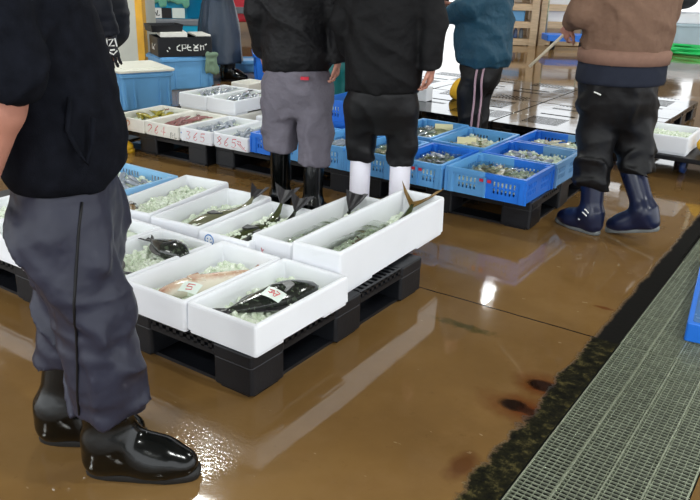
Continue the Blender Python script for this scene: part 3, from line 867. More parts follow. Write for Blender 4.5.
ice(-1.204, .792, .21, .53, PZ + .074, 'heap of crushed ice filling the box beside the pale blue crate', .016, 11, 420, yaw=math.radians(8))
ice(-.378, .92, .14, .66, PZ + .074, 'slushy ice in the narrow deep box', .012, 12, 150)
ice(-.162, .975, .155, .80, PZ + .082, 'slushy ice in the long deep box', .014, 13, 260, yaw=math.radians(2.2))
# fish of the near boxes
fA = fish('dark_fish', .37, .135, .085, (M_f_dark, M_fin), (-.125, .265, PZ + .036), math.radians(-18), 'big dark fish with a white tag in the corner foam box', group=None, tail=.2, tilt=.12)
fB = fish('pink_fish', .41, .10, .07, (M_f_pink, M_f_pink), (-.428, .245, PZ + .024), math.radians(163), 'pink fish with a white tag on its side', tail=.2, fork=.25, nose=.38, tilt=-.1)
fish('black_fish', .24, .12, .075, (M_f_dark, M_fin), (-.70, .315, PZ + .070), math.radians(-100), 'black fish at the back of the heaped ice', tail=.22)
fish('black_fish', .22, .11, .07, (M_f_dark, M_fin), (-.765, .07, PZ + .068), math.radians(80), 'black fish at the front of the heaped ice', tail=.22)
fish('dark_tailed_fish', .44, .085, .06, (M_f_dark, M_fin), (-.575, .765, PZ + .030), math.radians(178), 'fish in the smile-print box, the right of its two raised dark tails', rise=.075, tail=.20, fork=.3, span=.75, rise_from=.62)
fish('dark_tailed_fish', .46, .085, .06, (M_f_olive, M_fin), (-.655, .785, PZ + .030), math.radians(184), 'fish in the smile-print box, the left of its two raised dark tails', rise=.085, tail=.20, fork=.3, span=.75, rise_from=.62)
fish('pale_fish', .42, .10, .065, (M_f_pale, M_fin), (-.872, .80, PZ + .040), math.radians(173), 'pale bellied fish on ice with its dark tail raised over the box end', rise=.055, tail=.19, fork=.35, rise_from=.66, span=.75)
fish('brown_fish', .18, .07, .05, (M_fin_br, M_fin), (-1.245, .585, PZ + .058), math.radians(60), 'small brown fish at the front of the ice heap', tail=.2)
fish('slender_dark_fish', .60, .085, .06, (M_f_dark, M_fin), (-.415, .91, PZ - .012), math.radians(181), 'slender dark fish in the narrow deep box, tail fanned up over its end', rise=.10, tail=.16, fork=.12, rise_from=.62, span=.62)
fish('yellowtail_fish', .78, .11, .07, (M_f_olive, M_fin_br), (-.185, .985, PZ + .016), math.radians(181), 'long olive fish with a forked brown-yellow tail above the long deep box', rise=.09, tail=.165, fork=.80, rise_from=.66, span=.85)
film(-.160, .86, .135, .46, PZ + .128, 'crumpled clear film over the fish in the long deep box', 3, math.radians(2.2), .012)
film(-.378, .86, .125, .40, PZ + .104, 'crumpled clear film over the fish in the narrow deep box', 4, 0, .010)
def paper_tag(x, y, z, rz, tx, ty, label, lines, w=.075, h_=.05):
    m = MB(); n = 6
    V = []
    for k in (0, .0012):
        for i in range(n + 1):
            u = -w / 2 + w * i / n
            for v in (-h_ / 2, h_ / 2): V.append((u, v, k - .30 * (u / w) ** 2 * w))
    F = []
    for i in range(n):
        a = 2 * i; b = 2 * (n + 1) + a
        F += [(b, b + 2, b + 3, b + 1), (a, a + 1, a + 3, a + 2), (a, a + 2, b + 2, b), (a + 1, b + 1, b + 3, a + 3)]
    F += [(0, 2 * (n + 1), 2 * (n + 1) + 1, 1), (2 * n, 2 * n + 1, 4 * n + 3, 4 * n + 2)]
    o = mk('paper_tag', V, F, M_tagp, None, False, (x, y, z), 0)
    o.rotation_euler = (tx, ty, rz)
    strokes('red_writing', lines, lambda u, v: (u, v, .0022 - .30 * (u / w) ** 2 * w), .0014, M_red, o)
    return tag(o, label, 'tag')
paper_tag(-.078, .205, PZ + .128, math.radians(4), .25, .16, 'white tag with red scribble on the dark fish', [[(-.022, .010), (-.006, .012), (-.012, -.006)], [(-.004, .012), (.008, -.012)], [(.004, .014), (.020, .010), (.012, -.012)], [(-.02, -.002), (.018, .002)]])
paper_tag(-.378, .112, PZ + .102, math.radians(10), .38, .0, 'white tag with a red figure on the pink fish', [[(-.012, .012), (.016, .014)], [(-.008, .012), (-.012, .0), (.010, .002), (.014, -.010), (-.008, -.014)]])
# blue smile print and red marks on box fronts
def front_print(box, lines, mat, name, y, r=.0016):
    return strokes(name, lines, lambda u, v: (u, y, v), r, mat, box)
cir = [(.022 * math.cos(a) - .072, .094 + .022 * math.sin(a)) for a in np.linspace(0, 2 * PI, 20)]
front_print(bE, [cir, [(-.080, .102), (-.080, .096)], [(-.064, .102), (-.064, .096)], [(.013 * math.cos(a) - .072, .092 + .011 * math.sin(a)) for a in np.linspace(PI * 1.1, PI * 1.9, 8)]], M_blueink, 'smile_print', -.2500, .0026)
front_print(bC, [[(-.050, .10), (-.046, .085), (-.036, .08)], [(-.046, .09), (-.036, .094)], [(-.04, .082), (-.036, .070)]], M_red, 'red_scribble', -.3600, .0024)

# pale blue crate behind the ice box
M_crate_p = pmat('pale_blue_plastic', (140, 192, 232), .42, .06, 5)
cx0 = crate(-1.86, -1.385, .58, 1.02, PZ, .125, 'pale blue crate of small silvery fish beside the white box of ice', (M_crate_p, M_crate_p), marks=False)
ice(-1.62, .80, .43, .39, PZ + .075, 'ice mixed with greens in the pale blue crate', .010, 21, 160)
FS = []
def scatter_fish(n, cx, cy, w, d, z, label, group, seed, mats=(M_f_silver, M_f_silver), L=.15, H=.032, Wd=.022, ang=0.0, spread=.5, name='silver_fish', yaw=0.0):
    rg = random.Random(seed); src = None
    for i in range(n):
        fx_ = (-w / 2 + w * ((i % 4) + .5) / 4) * (.62 if L > .16 else .8) + rg.uniform(-.01, .01); rows = max(1, (n + 3) // 4)
        fy_ = (-d / 2 + d * ((i // 4) + .5) / rows) * max(.3, 1 - .75 * L / d) + rg.uniform(-.015, .015)
        ca, sa = math.cos(yaw), math.sin(yaw)
        loc = (cx + fx_ * ca - fy_ * sa, cy + fx_ * sa + fy_ * ca, z + .012 * (i % 3) / 2 + rg.uniform(0, .004))
        rz = yaw + ang + rg.uniform(-spread, spread) + (PI if rg.random() < .3 else 0)
        if src is None:
            src = fish(name, L, H, Wd, mats, loc, rz, label, 'fish', group, parts=False, tail=.16)
        else:
            c = src.copy(); COL.objects.link(c); c.location = loc; c.rotation_euler = (0, rg.uniform(-.2, .2), rz)
            k = rg.uniform(.85, 1.15); c.scale = (k, k, k)
scatter_fish(16, -1.62, .80, .40, .36, PZ + .079, 'small silvery fish lying in the pale blue crate', 'small fish in the pale blue crate', 3, ang=1.2)

# ------------------------------------------------------------------ far rows: marked foam boxes and blue crates
G2 = 'shallow foam boxes on the far pallets'
rows = [(-3.02, -2.69, 1.93, 'shallow foam box with a faint orange number, leftmost of the marked row', '852', (.9, .55, .4)),
        (-2.685, -2.37, 1.945, 'shallow foam box marked 264 in red', '264', None),
        (-2.365, -2.08, 1.965, 'shallow foam box marked 365 in red', '365', None),
        (-2.075, -1.785, 1.985, 'shallow foam box marked 865 with a red scrawl', '865', None)]
M_orange = pmat('faded_orange_marker', (222, 140, 96), .6, .1)
for i, (a, b, y, lab, num, c) in enumerate(rows):
    o = fb(a, b, y, y + .50, PZ - .004, .092, lab, G2, M_foam_old if i < 2 else M_foam, wall=.018, panel=False, yaw=.03)
    w = b - a
    ls = text_strokes(num, -w / 2 + (.055 if i == 2 else .025), .018, .050, .056)
    if i == 3: ls += [[(.06, .065), (.075, .06)], [(.08, .066), (.09, .055)], [(.06, .05), (.11, .015), (.12, .035)], [(.08, .05), (.13, .01)]]
    strokes('marker_number', ls, lambda u, v: (u, -.2508, v), .0028, M_orange if i == 0 else M_red, o)
    if i == 1:
        strokes('black_scrawl', [[(.085, .01), (.09, .045)], [(.103, .012), (.10, .045), (.117, .03), (.103, .025)], [(.128, .045), (.125, .01), (.140, .012)]], lambda u, v: (u, -.2508, v), .0026, M_blackink, o)
    if i == 2:
        for q in ((-.128, .055), (-.128, .035), (-.110, .045)):
            MB().box(q[0] - .005, q[0] + .005, -.2515, -.2495, q[1] - .004, q[1] + .004).build('stamp', M_blueink, o)
    cx, cy = (a + b) / 2, y + .25
    if i == 0:
        scatter_fish(8, cx, cy, .26, .42, PZ + .046, 'yellow-green fish in the leftmost marked foam box', 'fish in the leftmost marked box', 30 + i, (M_f_yel, M_f_redd), .2, .05, .03, .9, .5, 'yellow_fish')
    elif i == 1:
        scatter_fish(14, cx, cy, .24, .44, PZ + .048, 'slim red-tinted fish in the box marked 264', 'fish in the box marked 264', 30 + i, (M_f_redd, M_f_redd), .24, .03, .022, .25, .35, 'slim_fish')
    else:
        scatter_fish(18, cx, cy, .23, .45, PZ + .048, ('small silver fish in the third box of the marked row' if i == 2 else 'small silver fish in the box with a red scrawl after its number'), 'small fish, marked box %d' % (i + 1), 30 + i, L=.17, ang=.5, spread=.6)
    ice(cx, cy, .24, .44, PZ + .046, ['crushed ice under the yellow-green fish', 'crushed ice under the slim red-tinted fish', 'crushed ice in the box marked 365', 'crushed ice in the box marked 865'][i], .008, 40 + i, 60, yaw=.03)
# second layer behind them
for i, (a, b) in enumerate(((-2.91, -2.625), (-2.62, -2.335))):
    fb(a, b, 2.50, 2.99, PZ - .004, .09, 'foam box at the bottom of the two-high stack, ' + ('left' if i == 0 else 'right') + ' of the pair', G2, M_foam_old, wall=.018, panel=False)
    fb(a, b, 2.485, 2.985, PZ + .086, .105, 'foam box of silver fish on top of the two-high stack, ' + ('left' if i == 0 else 'right') + ' of the pair', G2, M_foam, wall=.018, panel=True)
    q = ['left', 'right'][i]
    ice((a + b) / 2, 2.735, .235, .44, PZ + .152, 'crushed ice in the %s top box of the two-high stack' % q, .008, 50 + i, 60)
    scatter_fish(12, (a + b) / 2, 2.735, .23, .42, PZ + .158, ('silver fish in the left top box of the stack', 'dark-backed fish in the right top box of the stack')[i], ('fish in the left top box', 'fish in the right top box')[i], 60 + i, (M_f_silver, M_f_silver) if i == 0 else (M_f_silver, M_fin), L=.2, H=.036, ang=.6, spread=.4)
fb(-2.20, -1.88, 2.55, 3.03, PZ - .004, .10, 'foam box with a yellow fish, behind the grey trousers', G2, M_foam, wall=.018, panel=False)
ice(-2.04, 2.79, .26, .42, PZ + .045, 'crushed ice under the single yellow fish', .008, 55, 50)
fish('yellow_fish', .24, .07, .05, (M_f_yel, M_f_yel), (-2.04, 2.74, PZ + .05), .6, 'yellow fish in the foam box behind the grey trousers', tail=.2, parts=True)

LB, BL, GB = M_crate_l, M_crate_b, M_crate_g
K = [(-.395, .068, 2.05, 2.455, PZ, .138, 'two-tone blue crate at the near right corner of the far pallets', (LB, BL), 'x'),
     (-.385, .075, 2.475, 2.88, PZ, .138, 'blue and grey-blue crate right behind the two-tone corner crate', (BL, GB), 'x'),
     (-.375, .082, 2.90, 3.30, PZ, .138, 'blue and grey-blue crate at the back right of the far pallets', (BL, GB), 'x'),
     (-.725, -.415, 2.03, 2.50, PZ, .138, 'narrow side of a blue crate beside the black trousers, left of the corner crate', (LB, BL), 'y'),
     (-.765, -.40, 2.55, 3.08, PZ, .138, 'pale blue crate with a small cream card lying on its ice', (LB, LB), 'x'),
     (-1.14, -.785, 2.58, 3.12, PZ, .138, 'pale blue crate with an upright cream card near its back', (LB, LB), 'x'),
     (-1.045, -.74, 2.02, 2.49, PZ, .138, 'pale blue crate seen between the legs of the black trousers', (LB, LB), 'x'),
     (-1.77, -1.375, 2.01, 2.48, PZ, .128, 'blue crate beside the foam box marked 865', (BL, LB), 'x'),
     (-1.655, -1.275, 2.60, 3.06, PZ, .138, 'blue crate under the raised crate with the big card', (BL, BL), 'x'),
     (-1.36, -1.06, 2.02, 2.49, PZ, .138, 'pale blue crate just right of the grey trousers', (LB, LB), 'x')]
for i, (a, b, c, d, z, h, lab, mt, sp) in enumerate(K):
    crate(a, b, c, d, z, h, lab, mt, .0, sp, marks=(i in (0, 3, 7)))
    nm = ['in the near right corner crate', 'in the crate right behind the corner crate', 'in the crate at the back right', 'in the narrow crate left of the corner crate', 'under the small lying card', 'around the upright card', 'in the crate between the legs', 'in the crate beside the 865 box', 'in the crate beneath the raised one', 'in the crate just right of the grey trousers'][i]
    if i == 8: continue
    w, dd = b - a - .06, d - c - .06
    ice((a + b) / 2, (c + d) / 2, w, dd, z + .078, 'ice and small shellfish ' + nm, .015, 70 + i, 170, size=.013)
    scatter_fish(7, (a + b) / 2, (c + d) / 2, w - .08, dd - .1, z + .086, 'small fish on the ice ' + nm, 'small fish ' + nm, 80 + i, (M_f_silver, M_f_olive) if i % 2 else (M_f_pale, M_f_olive), L=.13, H=.034, spread=1.2)
    if i in (0, 3, 5, 6): film((a + b) / 2, (c + d) / 2, w - .03, dd - .06, z + .115, 'clear film over the ice ' + nm, 12 + i, 0, .010)
crate(-1.66, -1.27, 2.60, 3.06, PZ + .138, .145, 'raised blue crate holding a big cream card between the two standing men', (BL, BL), marks=False)
ice(-1.465, 2.83, .32, .40, PZ + .138 + .08, 'ice in the raised blue crate', .01, 90, 60)
def card(x, y, z, w, h, rz, tilt, label, lines=None):
    m = MB(); m.box(-w / 2, w / 2, -.0012, .0012, 0, h)
    o = m.build('paper_card', M_card, None, False, (x, y, z)); o.rotation_euler = (tilt, 0, rz)
    if lines: strokes('writing', lines, lambda u, v: (u, -.0018, v), .0022, M_blackink, o)
    return tag(o, label, 'card', 'cream paper cards in the crates')
card(-1.41, 2.80, PZ + .138 + .09, .20, .13, .45, -.35, 'big cream card standing in the raised blue crate', [[(.02, .09), (.05, .10)], [(.03, .07), (.06, .075)]])
card(-.885, 2.95, PZ + .085, .12, .075, .5, -.5, 'cream card propped at the back of a pale blue crate')
card(-.60, 2.72, PZ + .108, .12, .08, .5, -1.25, 'small cream card lying on the ice of a pale blue crate')

# ------------------------------------------------------------------ empty wet pallets, things on them
GE = 'empty wet black pallets on the floor'
EL = [('at the right end of the front row', 'in the middle of the front row', 'at the left end of the front row'), ('at the right end of the back row', 'in the middle of the back row', 'at the left end of the back row')]
for r, y in enumerate((3.99, 5.10)):
    for c, x in enumerate((-1.00, -2.11, -3.22)):
        pallet('empty_pallet', x, y, 'empty wet black pallet ' + EL[r][c], GE, M_wet_black, closed=True)
def bag(name, x, y, z, r, mat, label, cat, sq=(1, .8, 1.3)):
    F = Field((-r * 1.5, -r * 1.5, 0), (r * 1.5, r * 1.5, r * 2.6), r / 9)
    F.ell((0, 0, r * .8), (r * sq[0], r * sq[1], r * .85 * sq[2]), .01); F.cap((0, 0, r * 1.0), (r * .1, 0, r * 1.75), r * .55, r * .32, r * .6)
    F.disp(lambda P: -ridge(P, (2.2 / r, 2.2 / r, .8 / r)) * r * .09); F.clip((0, 0, 0), (0, 0, -1))
    return tag(F.build(name, mat, None, (x, y, z)), label, cat)
bag('yellow_bag', -1.66, 4.72, PZ, .085, M_yelcloth, 'yellow bag standing on the wet black pallet by the teal jacket', 'bag')
tag(MB().rbox(.13, .12, 0, .12, .012, .004).build('foam_block', M_foam, None, False, (-1.88, 4.45, PZ)), 'white foam block on the wet black pallet', 'foam block')
bag('black_rag', -1.95, 9.25, 0, .10, M_rubber, 'small black rag lying on the wet brown floor', 'rag', (1.3, .9, .6))

# ------------------------------------------------------------------ hand cart at the right
ct = empty('platform_cart', (.62, 4.2, 0), -.03, 'black platform cart carrying a white foam box', 'cart')
MB().rbox(1.02, .86, .118, .150, .03, .006).build('platform', M_black_pl, ct)
m = MB(); m.tube([(-.16, .40, .145), (-.19, .43, .55), (-.21, .45, .95)], .016, 10); m.tube([(.42, .40, .145), (.42, .43, .55), (.42, .45, .95)], .016, 10)
m.tube([(-.21, .45, .95), (.42, .45, .95)], .016, 10)
m.build('handle', M_stick, ct, True)
for x, y in ((-.15, -.24), (.40, -.24), (-.30, .30), (.40, .30)):
    w = empty('caster', (x, y, 0)); w.parent = ct
    m = MB(); n = 16
    m.loft([[(xx, rr * math.cos(2 * PI * j / n), .052 + rr * math.sin(2 * PI * j / n)) for j in range(n)] for xx, rr in ((-.018, .04), (-.016, .05), (.016, .05), (.018, .04))])
    m.build('wheel', M_caster, w, True)
    MB().box(-.026, -.021, -.02, .02, .045, .119).box(.021, .026, -.02, .02, .045, .119).box(-.026, .026, -.03, .03, .110, .119).build('fork', M_black_pl, w)
bR = fb(.10, .49, 3.82, 4.26, .150, .125, 'white foam box on the platform cart', G1)
ice(.295, 4.04, .32, .37, .150 + .085, 'crushed ice in the foam box on the cart', .014, 95, 150)
bag('yellow_cloth', .60, 4.02, .150, .075, M_yelcloth, 'yellow cloth bundle on the platform cart', 'cloth', (1.1, .9, .9))

# ------------------------------------------------------------------ left background
def tub(x, y, w, d, h, rz, label, mat=M_tub, lid=None, group=None, name='container'):
    root = empty(name, (x, y, 0), rz, label, 'container', group)
    m = MB(); t = .012
    m.loft([rring(w * .94 - 2 * a, d * .94 - 2 * a, .03, z, 4) if i < 2 else rring(w - 2 * a, d - 2 * a, .03, z, 4) for i, (a, z) in enumerate([(.01, .0), (.0, .012), (.0, h - .006), (.003, h), (t, h), (t + .012, .03)])])
    m.build('shell', mat, root)
    rb = MB()
    rb.rbox(w + .03, d + .03, h - .045, h - .012, .035, .004)
    rb.build('rim_band', mat, root)
    ri = MB()
    for s in (-1, 1):
        for q in (-.42, -.25, .25, .42):
            ri.obox((q * w * .98, s * (d * .485), h * .5), (.008, 0, 0), (0, .008, 0), (0, s * .0, h * .42)); ri.obox((s * w * .485, q * d * .98, h * .5), (.008, 0, 0), (0, .008, 0), (0, 0, h * .42))
    ri.build('rib', mat, root)['kind'] = 'stuff'
    if lid:
        l = MB(); l.rbox(w + .05, d + .05, h, h + .022, .03, .005); l.rbox(w * .8, d * .8, h + .02, h + .03, .03, .004)
        l.build('lid', lid, root)
    return root
tub(-4.19, 3.18, .47, .58, .335, 1.19, 'blue container with a white lid in front of the concrete pillar', lid=M_lidw)
tub(-4.67, 4.19, .56, .48, .335, 1.15, 'taller blue container under the black crate', lid=None)
# black crate with white print
bc = MB()
t = .012
bc.loft([rring(.56 - 2 * a, .40 - 2 * a, .012, z, 2) for a, z in [(.006, 0), (0, .006), (0, .185), (.0, .19), (t, .19), (t, .014)]])
bx = bc.build('black_crate', M_black_pl, None, False, (-4.62, 4.16, .336), 1.05)
tag(bx, 'black crate with white printed characters on top of the blue container', 'crate')
pr_ = [[(-.10, .12), (-.13, .10), (-.13, .07), (-.095, .06)], [(-.08, .06), (-.08, .12), (-.045, .12), (-.045, .085), (-.08, .085)], [(-.02, .12), (-.035, .09), (-.02, .065), (.01, .062)], [(-.03, .095), (.005, .095)],
       [(.03, .12), (.055, .10), (.08, .12)], [(.04, .095), (.07, .095)], [(.035, .06), (.035, .085), (.075, .085), (.075, .06), (.035, .06)], [(.10, .115), (.10, .06)], [(.095, .10), (.13, .105), (.13, .065)], [(.145, .12), (.15, .11)], [(.155, .125), (.16, .115)], [(-.21, .10), (-.20, .08)], [(-.23, .07), (-.22, .055)]]
strokes('white_print', pr_, lambda u, v: (u * 1.05 + .05, -.2015, v), .0055, M_whiteink, bx)
strokes('side_print', [[(-.08, .12), (-.05, .10)], [(-.03, .06), (.0, .09), (.02, .06)], [(.05, .12), (.06, .06)]], lambda u, v: (-.2815, u, v), .004, M_whiteink, bx)
tag(MB().rbox(.27, .34, 0, .045, .012, .003).build('foam_slab', M_foam_old, None, False, (-4.68, 4.10, .527), .95), 'white foam lid lying across the black crate', 'lid')
tag(MB().rbox(.16, .34, 0, .018, .012, .003).build('foam_slab', M_foam_old, None, False, (-4.55, 4.36, .5271), 1.05), 'thin white foam lid on the right end of the black crate', 'lid')
o = empty('black_tray', (-4.74, 4.05, .572), 1.15, 'small black tray on top of the white foam lid', 'tray')
m = MB(); m.loft([rring(.34 - 2 * a, .26 - 2 * a, .015, z, 3) for a, z in [(.012, 0), (.01, .004), (0, .065), (.0, .07), (.008, .07), (.016, .01)]]); m.build('shell', M_black_pl, o)
# rag over the corner of the tall container
F = Field((-.10, -.05, -.24), (.10, .05, .03), .007)
F.cap((-.035, 0, .0), (-.045, .0, -.15), .022, .035, .02, ((0, 1, 0), .45)); F.cap((.03, 0, .0), (.03, .0, -.17), .022, .032, .02, ((0, 1, 0), .45)); F.cap((-.05, 0, .0), (.05, 0, .0), .018, .018, .02)
F.disp(lambda P: -ridge(P, (22, 10, 6)) ** 2 * .008)
tag(F.build('cleaning_rag', M_rag, None, (-4.318, 4.30, .35), 1.15), 'grey-green rag hanging over the corner of the tall blue container', 'rag')
fb(-4.06, -3.82, 4.30, 4.60, 0, .10, 'white foam box on the floor beside the rubber apron', 'foam boxes on the floor', M_foam_old)
tub(-4.02, 5.37, 1.0, .5, .33, .75, 'bright blue tub on the floor behind the grey trousers', M_crate_b)
tub(-5.10, 5.45, .60, .40, .14, .75, 'low pale blue tub on the floor behind the rubber apron', M_tub)
# pillar with yellow corner guard
pl = MB().box(-.55, .0, -.30, .30, 0, 5.0).build('wall_left', M_conc, None, False, (-5.26, 4.29, 0), .52); tag(pl, 'grey concrete pillar with a yellow edge', 'pillar', None, 'structure')
gd = MB().box(-.012, .062, -.312, -.20, 0, 5.0).build('trim_1', M_yellow, None, False, (-5.26, 4.29, 0), .52); tag(gd, 'yellow corner guard on the concrete pillar', 'trim', None, 'structure')
# cyan fish tank
tk = empty('fish_tank', (-7.446, 5.815, 0), .82, 'cyan tank with a grey rail behind the stacked crates', 'tank')
m = MB(); m.loft([rring(2.3 - 2 * a, 1.2 - 2 * a, .05, z, 4) for a, z in [(.02, .1), (0, .12), (0, 1.0), (.0, 1.02), (.03, 1.02), (.04, .2)]]); m.build('tank_shell', M_cyan, tk)
MB().rbox(2.36, 1.26, .40, .49, .06, .02).build('rail', M_grey, tk)
MB().rbox(2.1, .9, .0, .11, .04, .01).build('plinth', M_grey, tk)
MB().box(.85, 1.12, -.62, -.598, .50, .99).build('side_panel', M_cyan_d, tk)
for i, (u, w_, mt) in enumerate(((.43, .17, M_whiteink), (.58, .13, M_blackink), (.735, .165, M_tagp))):
    o = MB().box(-w_ / 2, w_ / 2, -.005, .005, -.13, 0).build('notice_card', mt, tk, False, (u, -.636, .63))
    o['label'] = ('white notice card', 'dark notice card', 'pale notice card')[i]
    if i == 0: strokes('writing', [[(-.06, -.04), (-.02, -.09)], [(-.05, -.10), (-.01, -.03), (.02, -.09)], [(.035, -.03), (.02, -.10), (.06, -.09)]], lambda u_, v: (u_, -.008, v), .006, M_blackink, o)
F = Field((-.36, -.10, -.38), (.36, .10, .1), .014)
F.cap((-.28, 0, .03), (.28, 0, .03), .035, .035, .03)
for q in range(6): F.cap((-.26 + q * .105, -.02, 0), (-.26 + q * .105, -.02, -.24 - .04 * (q % 3)), .035, .04, .03, ((0, 1, 0), .5))
F.disp(lambda P: -ridge(P, (20, 6, 3)) ** 2 * .012)
gc = F.build('green_cloth', M_greencloth, None, (-6.9 - .22 * math.cos(.82) + .655 * math.sin(.82), 6.4 - .22 * math.sin(.82) - .655 * math.cos(.82), 1.0), .82); tag(gc, 'green cloth hanging over the rim of the cyan tank', 'cloth')
# red forklift behind the apron
fl = empty('forklift', (-7.75, 8.75, 0), .73, 'red forklift behind the person in the rubber apron', 'forklift')
MB().rbox(1.1, 1.5, .28, 1.15, .12, .05).build('counterweight', M_redm, fl)
MB().rbox(1.0, .12, .42, .52, .02, .01, 0, -.75).build('bumper', M_grey, fl)
MB().box(.36, .50, -.78, -.74, .70, .86).box(-.5, -.36, -.78, -.74, .70, .86).build('tail_lamp', M_boot_blk, fl)
m = MB()
for x in (-.5, .5):
    for y in (-.6, .6): m.tube([(x, y, 1.1), (x, y * .8, 2.1)], .035, 8)
m.box(-.55, .55, -.55, .55, 2.08, 2.13); m.build('guard_frame', M_rubber, fl)
for x in (-.48, .48):
    for y in (-.5, .5):
        m = MB(); n = 20; s = 1 if x > 0 else -1
        m.loft([[(x + s * xx, y + rr * math.cos(2 * PI * j / n), .27 + rr * math.sin(2 * PI * j / n)) for j in range(n)] for xx, rr in ((-.10, .2), (-.09, .265), (.09, .265), (.10, .2))]); m.build('wheel', M_rubber, fl, True)

# ------------------------------------------------------------------ racks, tub and hose at the back
def rack(x, y, rz, label, kind):
    root = empty('wooden_rack', (x, y, 0), rz, label, 'rack', 'wooden racks at the back')
    w, d = .98, .7
    for sx in (-1, 1):
        for sy in (-1, 1): MB().box(sx * w / 2 - .06, sx * w / 2 + .06, sy * d / 2 - .05, sy * d / 2 + .05, 0, 1.8).build('post', M_wood, root)
    for z in (.06, .34, .62, .92, 1.25):
        m = MB()
        for i in range(5): m.box(-w / 2 - .04, w / 2 + .04, -d / 2 + i * .155 - .02, -d / 2 + i * .155 + .09, z + .03, z + .052)
        m.box(-w / 2 - .04, w / 2 + .04, -d / 2 - .045, -d / 2 + .02, z - .05, z + .03); m.box(-w / 2 - .04, w / 2 + .04, d / 2 - .02, d / 2 + .045, z - .05, z + .03)
        m.build('shelf', M_wood, root)
    return root
rack(-4.13, 11.15, .62, 'pale wooden rack with a blue tub and small bottles', 0)
rack(-3.25, 11.92, .62, 'pale wooden rack holding white foam boxes, right of the other', 1)
def onrack(x, y, dx, dy): c, s = math.cos(.62), math.sin(.62); return x + dx * c - dy * s, y + dx * s + dy * c
px, py = onrack(-4.13, 11.15, .02, -.12)
tag(MB().rbox(.66, .36, 0, .17, .03, .01).build('blue_tub', M_tub, None, False, (px, py, .392), .62), 'blue tub on the middle shelf of the left rack', 'tub')
cols = [(150, 60, 40), (60, 50, 50), (214, 96, 50), (190, 80, 50), (120, 60, 50), (214, 218, 226), (70, 90, 130), (120, 130, 140)]
for i, c in enumerate(cols):
    bx_, by_ = onrack(-4.13, 11.15, -.34 + i * .095, -.22)
    m = MB(); m.loft([[(r * math.cos(2 * PI * j / 12), r * math.sin(2 * PI * j / 12), z) for j in range(12)] for r, z in ((.034, 0), (.036, .005), (.036, .12), (.016, .15), (.016, .18))])
    tag(m.build('bottle', pmat('bottle_colour_%d' % i, c, .35), None, True, (bx_, by_, .112)), ['brick red', 'dark brown', 'bright orange', 'rust orange', 'maroon', 'white', 'slate blue', 'grey'][i] + ' bottle on the bottom shelf of the left rack', 'bottle', 'bottles on the left rack')
for i, (dx, z, w) in enumerate(((-.18, .392, .5), (.30, .392, .34), (-.05, .672, .7))):
    bx_, by_ = onrack(-3.25, 11.92, dx, -.08)
    o = fb(-w / 2, w / 2, -.22, .22, z, .2, ('white foam box at the left of the right rack, middle shelf', 'smaller white foam box at the right of the right rack, middle shelf', 'wide white foam box on the upper shelf of the right rack')[i], 'foam boxes on the right rack'); o.location = (bx_, by_, z); o.rotation_euler = (0, 0, .62)
sk = empty('trolley', (-2.92, 11.08, 0), .62, 'low blue trolley in front of the right rack', 'trolley')
MB().rbox(.72, .4, .14, .24, .03, .01).build('bed', M_crate_b, sk)
for x in (-.24, .24):
    m = MB(); n = 14; m.loft([[(x + xx, -.10 + rr * math.cos(2 * PI * j / n), .075 + rr * math.sin(2 * PI * j / n)) for j in range(n)] for xx, rr in ((-.03, .06), (-.025, .075), (.025, .075), (.03, .06))]); m.build('wheel', M_rubber, sk, True)
m = MB(); m.tube([(-.30, .16, .2), (-.30, .17, .9), (.30, .17, .9), (.30, .16, .2)], .014, 8); m.build('push_bar', M_steel, sk, True)
gt = tub(-1.50, 13.45, 1.25, .8, .40, .5, 'grey tub with white foam boxes on it by the green hose', M_greytub)
o = fb(-.5, .5, -.35, .35, .0, .16, 'large white foam lid box on the grey tub', 'foam boxes at the back'); o.location = (-1.55, 13.45, .402); o.rotation_euler = (0, 0, .5)
bag('black_sack', -1.95, 13.50, .562, .30, M_rubber, 'black sack lying on the white foam box at the back', 'sack', (1.6, .9, .8))
hp = []
for i in range(90):
    a = i * .33; r = .42 - .0008 * i + .05 * math.sin(i * .9)
    hp.append((-1.22 + r * 1.25 * math.cos(a), 12.05 + r * .75 * math.sin(a), .02 + .0011 * i))
hp = [(-2.4, 11.6, .02), (-2.0, 11.85, .02), (-1.75, 11.8, .02)] + hp
tag(MB().tube(hp, .022, 8).build('garden_hose', M_green, None, True), 'green hose coiled on the floor at the back right', 'hose')

# ------------------------------------------------------------------ floor gratings and the blue tray on them
def grating(x0, x1, y0, y1, label):
    root = empty('floor_grating', ((x0 + x1) / 2, (y0 + y1) / 2, 0), 0, label, 'grating', 'floor gratings over the drain')
    w, d = x1 - x0, y1 - y0; m = MB()
    n = int(d / .0170)
    for i in range(n + 1):
        y = -d / 2 + d * i / n
        m.box(-w / 2, w / 2, y - .0013, y + .0013, -.008, -.002)
    m.build('cross_bar', M_steel, root)['kind'] = 'stuff'
    m = MB(); k = int(w / .0190)
    for i in range(k + 1):
        x = -w / 2 + w * i / k
        m.box(x - .0009, x + .0009, -d / 2, d / 2, -.008, -.004)
    m.build('fill_bar', M_steel, root)['kind'] = 'stuff'
    b0 = None
    for i in range(5):
        x = -w / 2 + .002 + (w - .004) * i / 4
        b = MB().box(-.0022, .0022, -d / 2, d / 2, -.018, .0)
        if b0 is None: b0 = b.build('bearing_bar', M_steel, root, False, (x, 0, 0))
        else:
            c = b0.copy(); COL.objects.link(c); c.parent = root; c.location = (x, 0, 0)
grating(.852, 1.262, -.75, 1.135, 'nearest steel floor grating at the lower right corner')
grating(.850, 1.260, 1.143, 2.20, 'steel floor grating beside the blue tray, beyond the nearest one')
grating(.835, 1.245, 2.21, 4.9, 'farthest steel floor grating running past the cart')
o = empty('blue_tray', (1.329, 1.828, 0), .125, 'flat blue plastic slab lying on the grating at the right edge', 'tray')
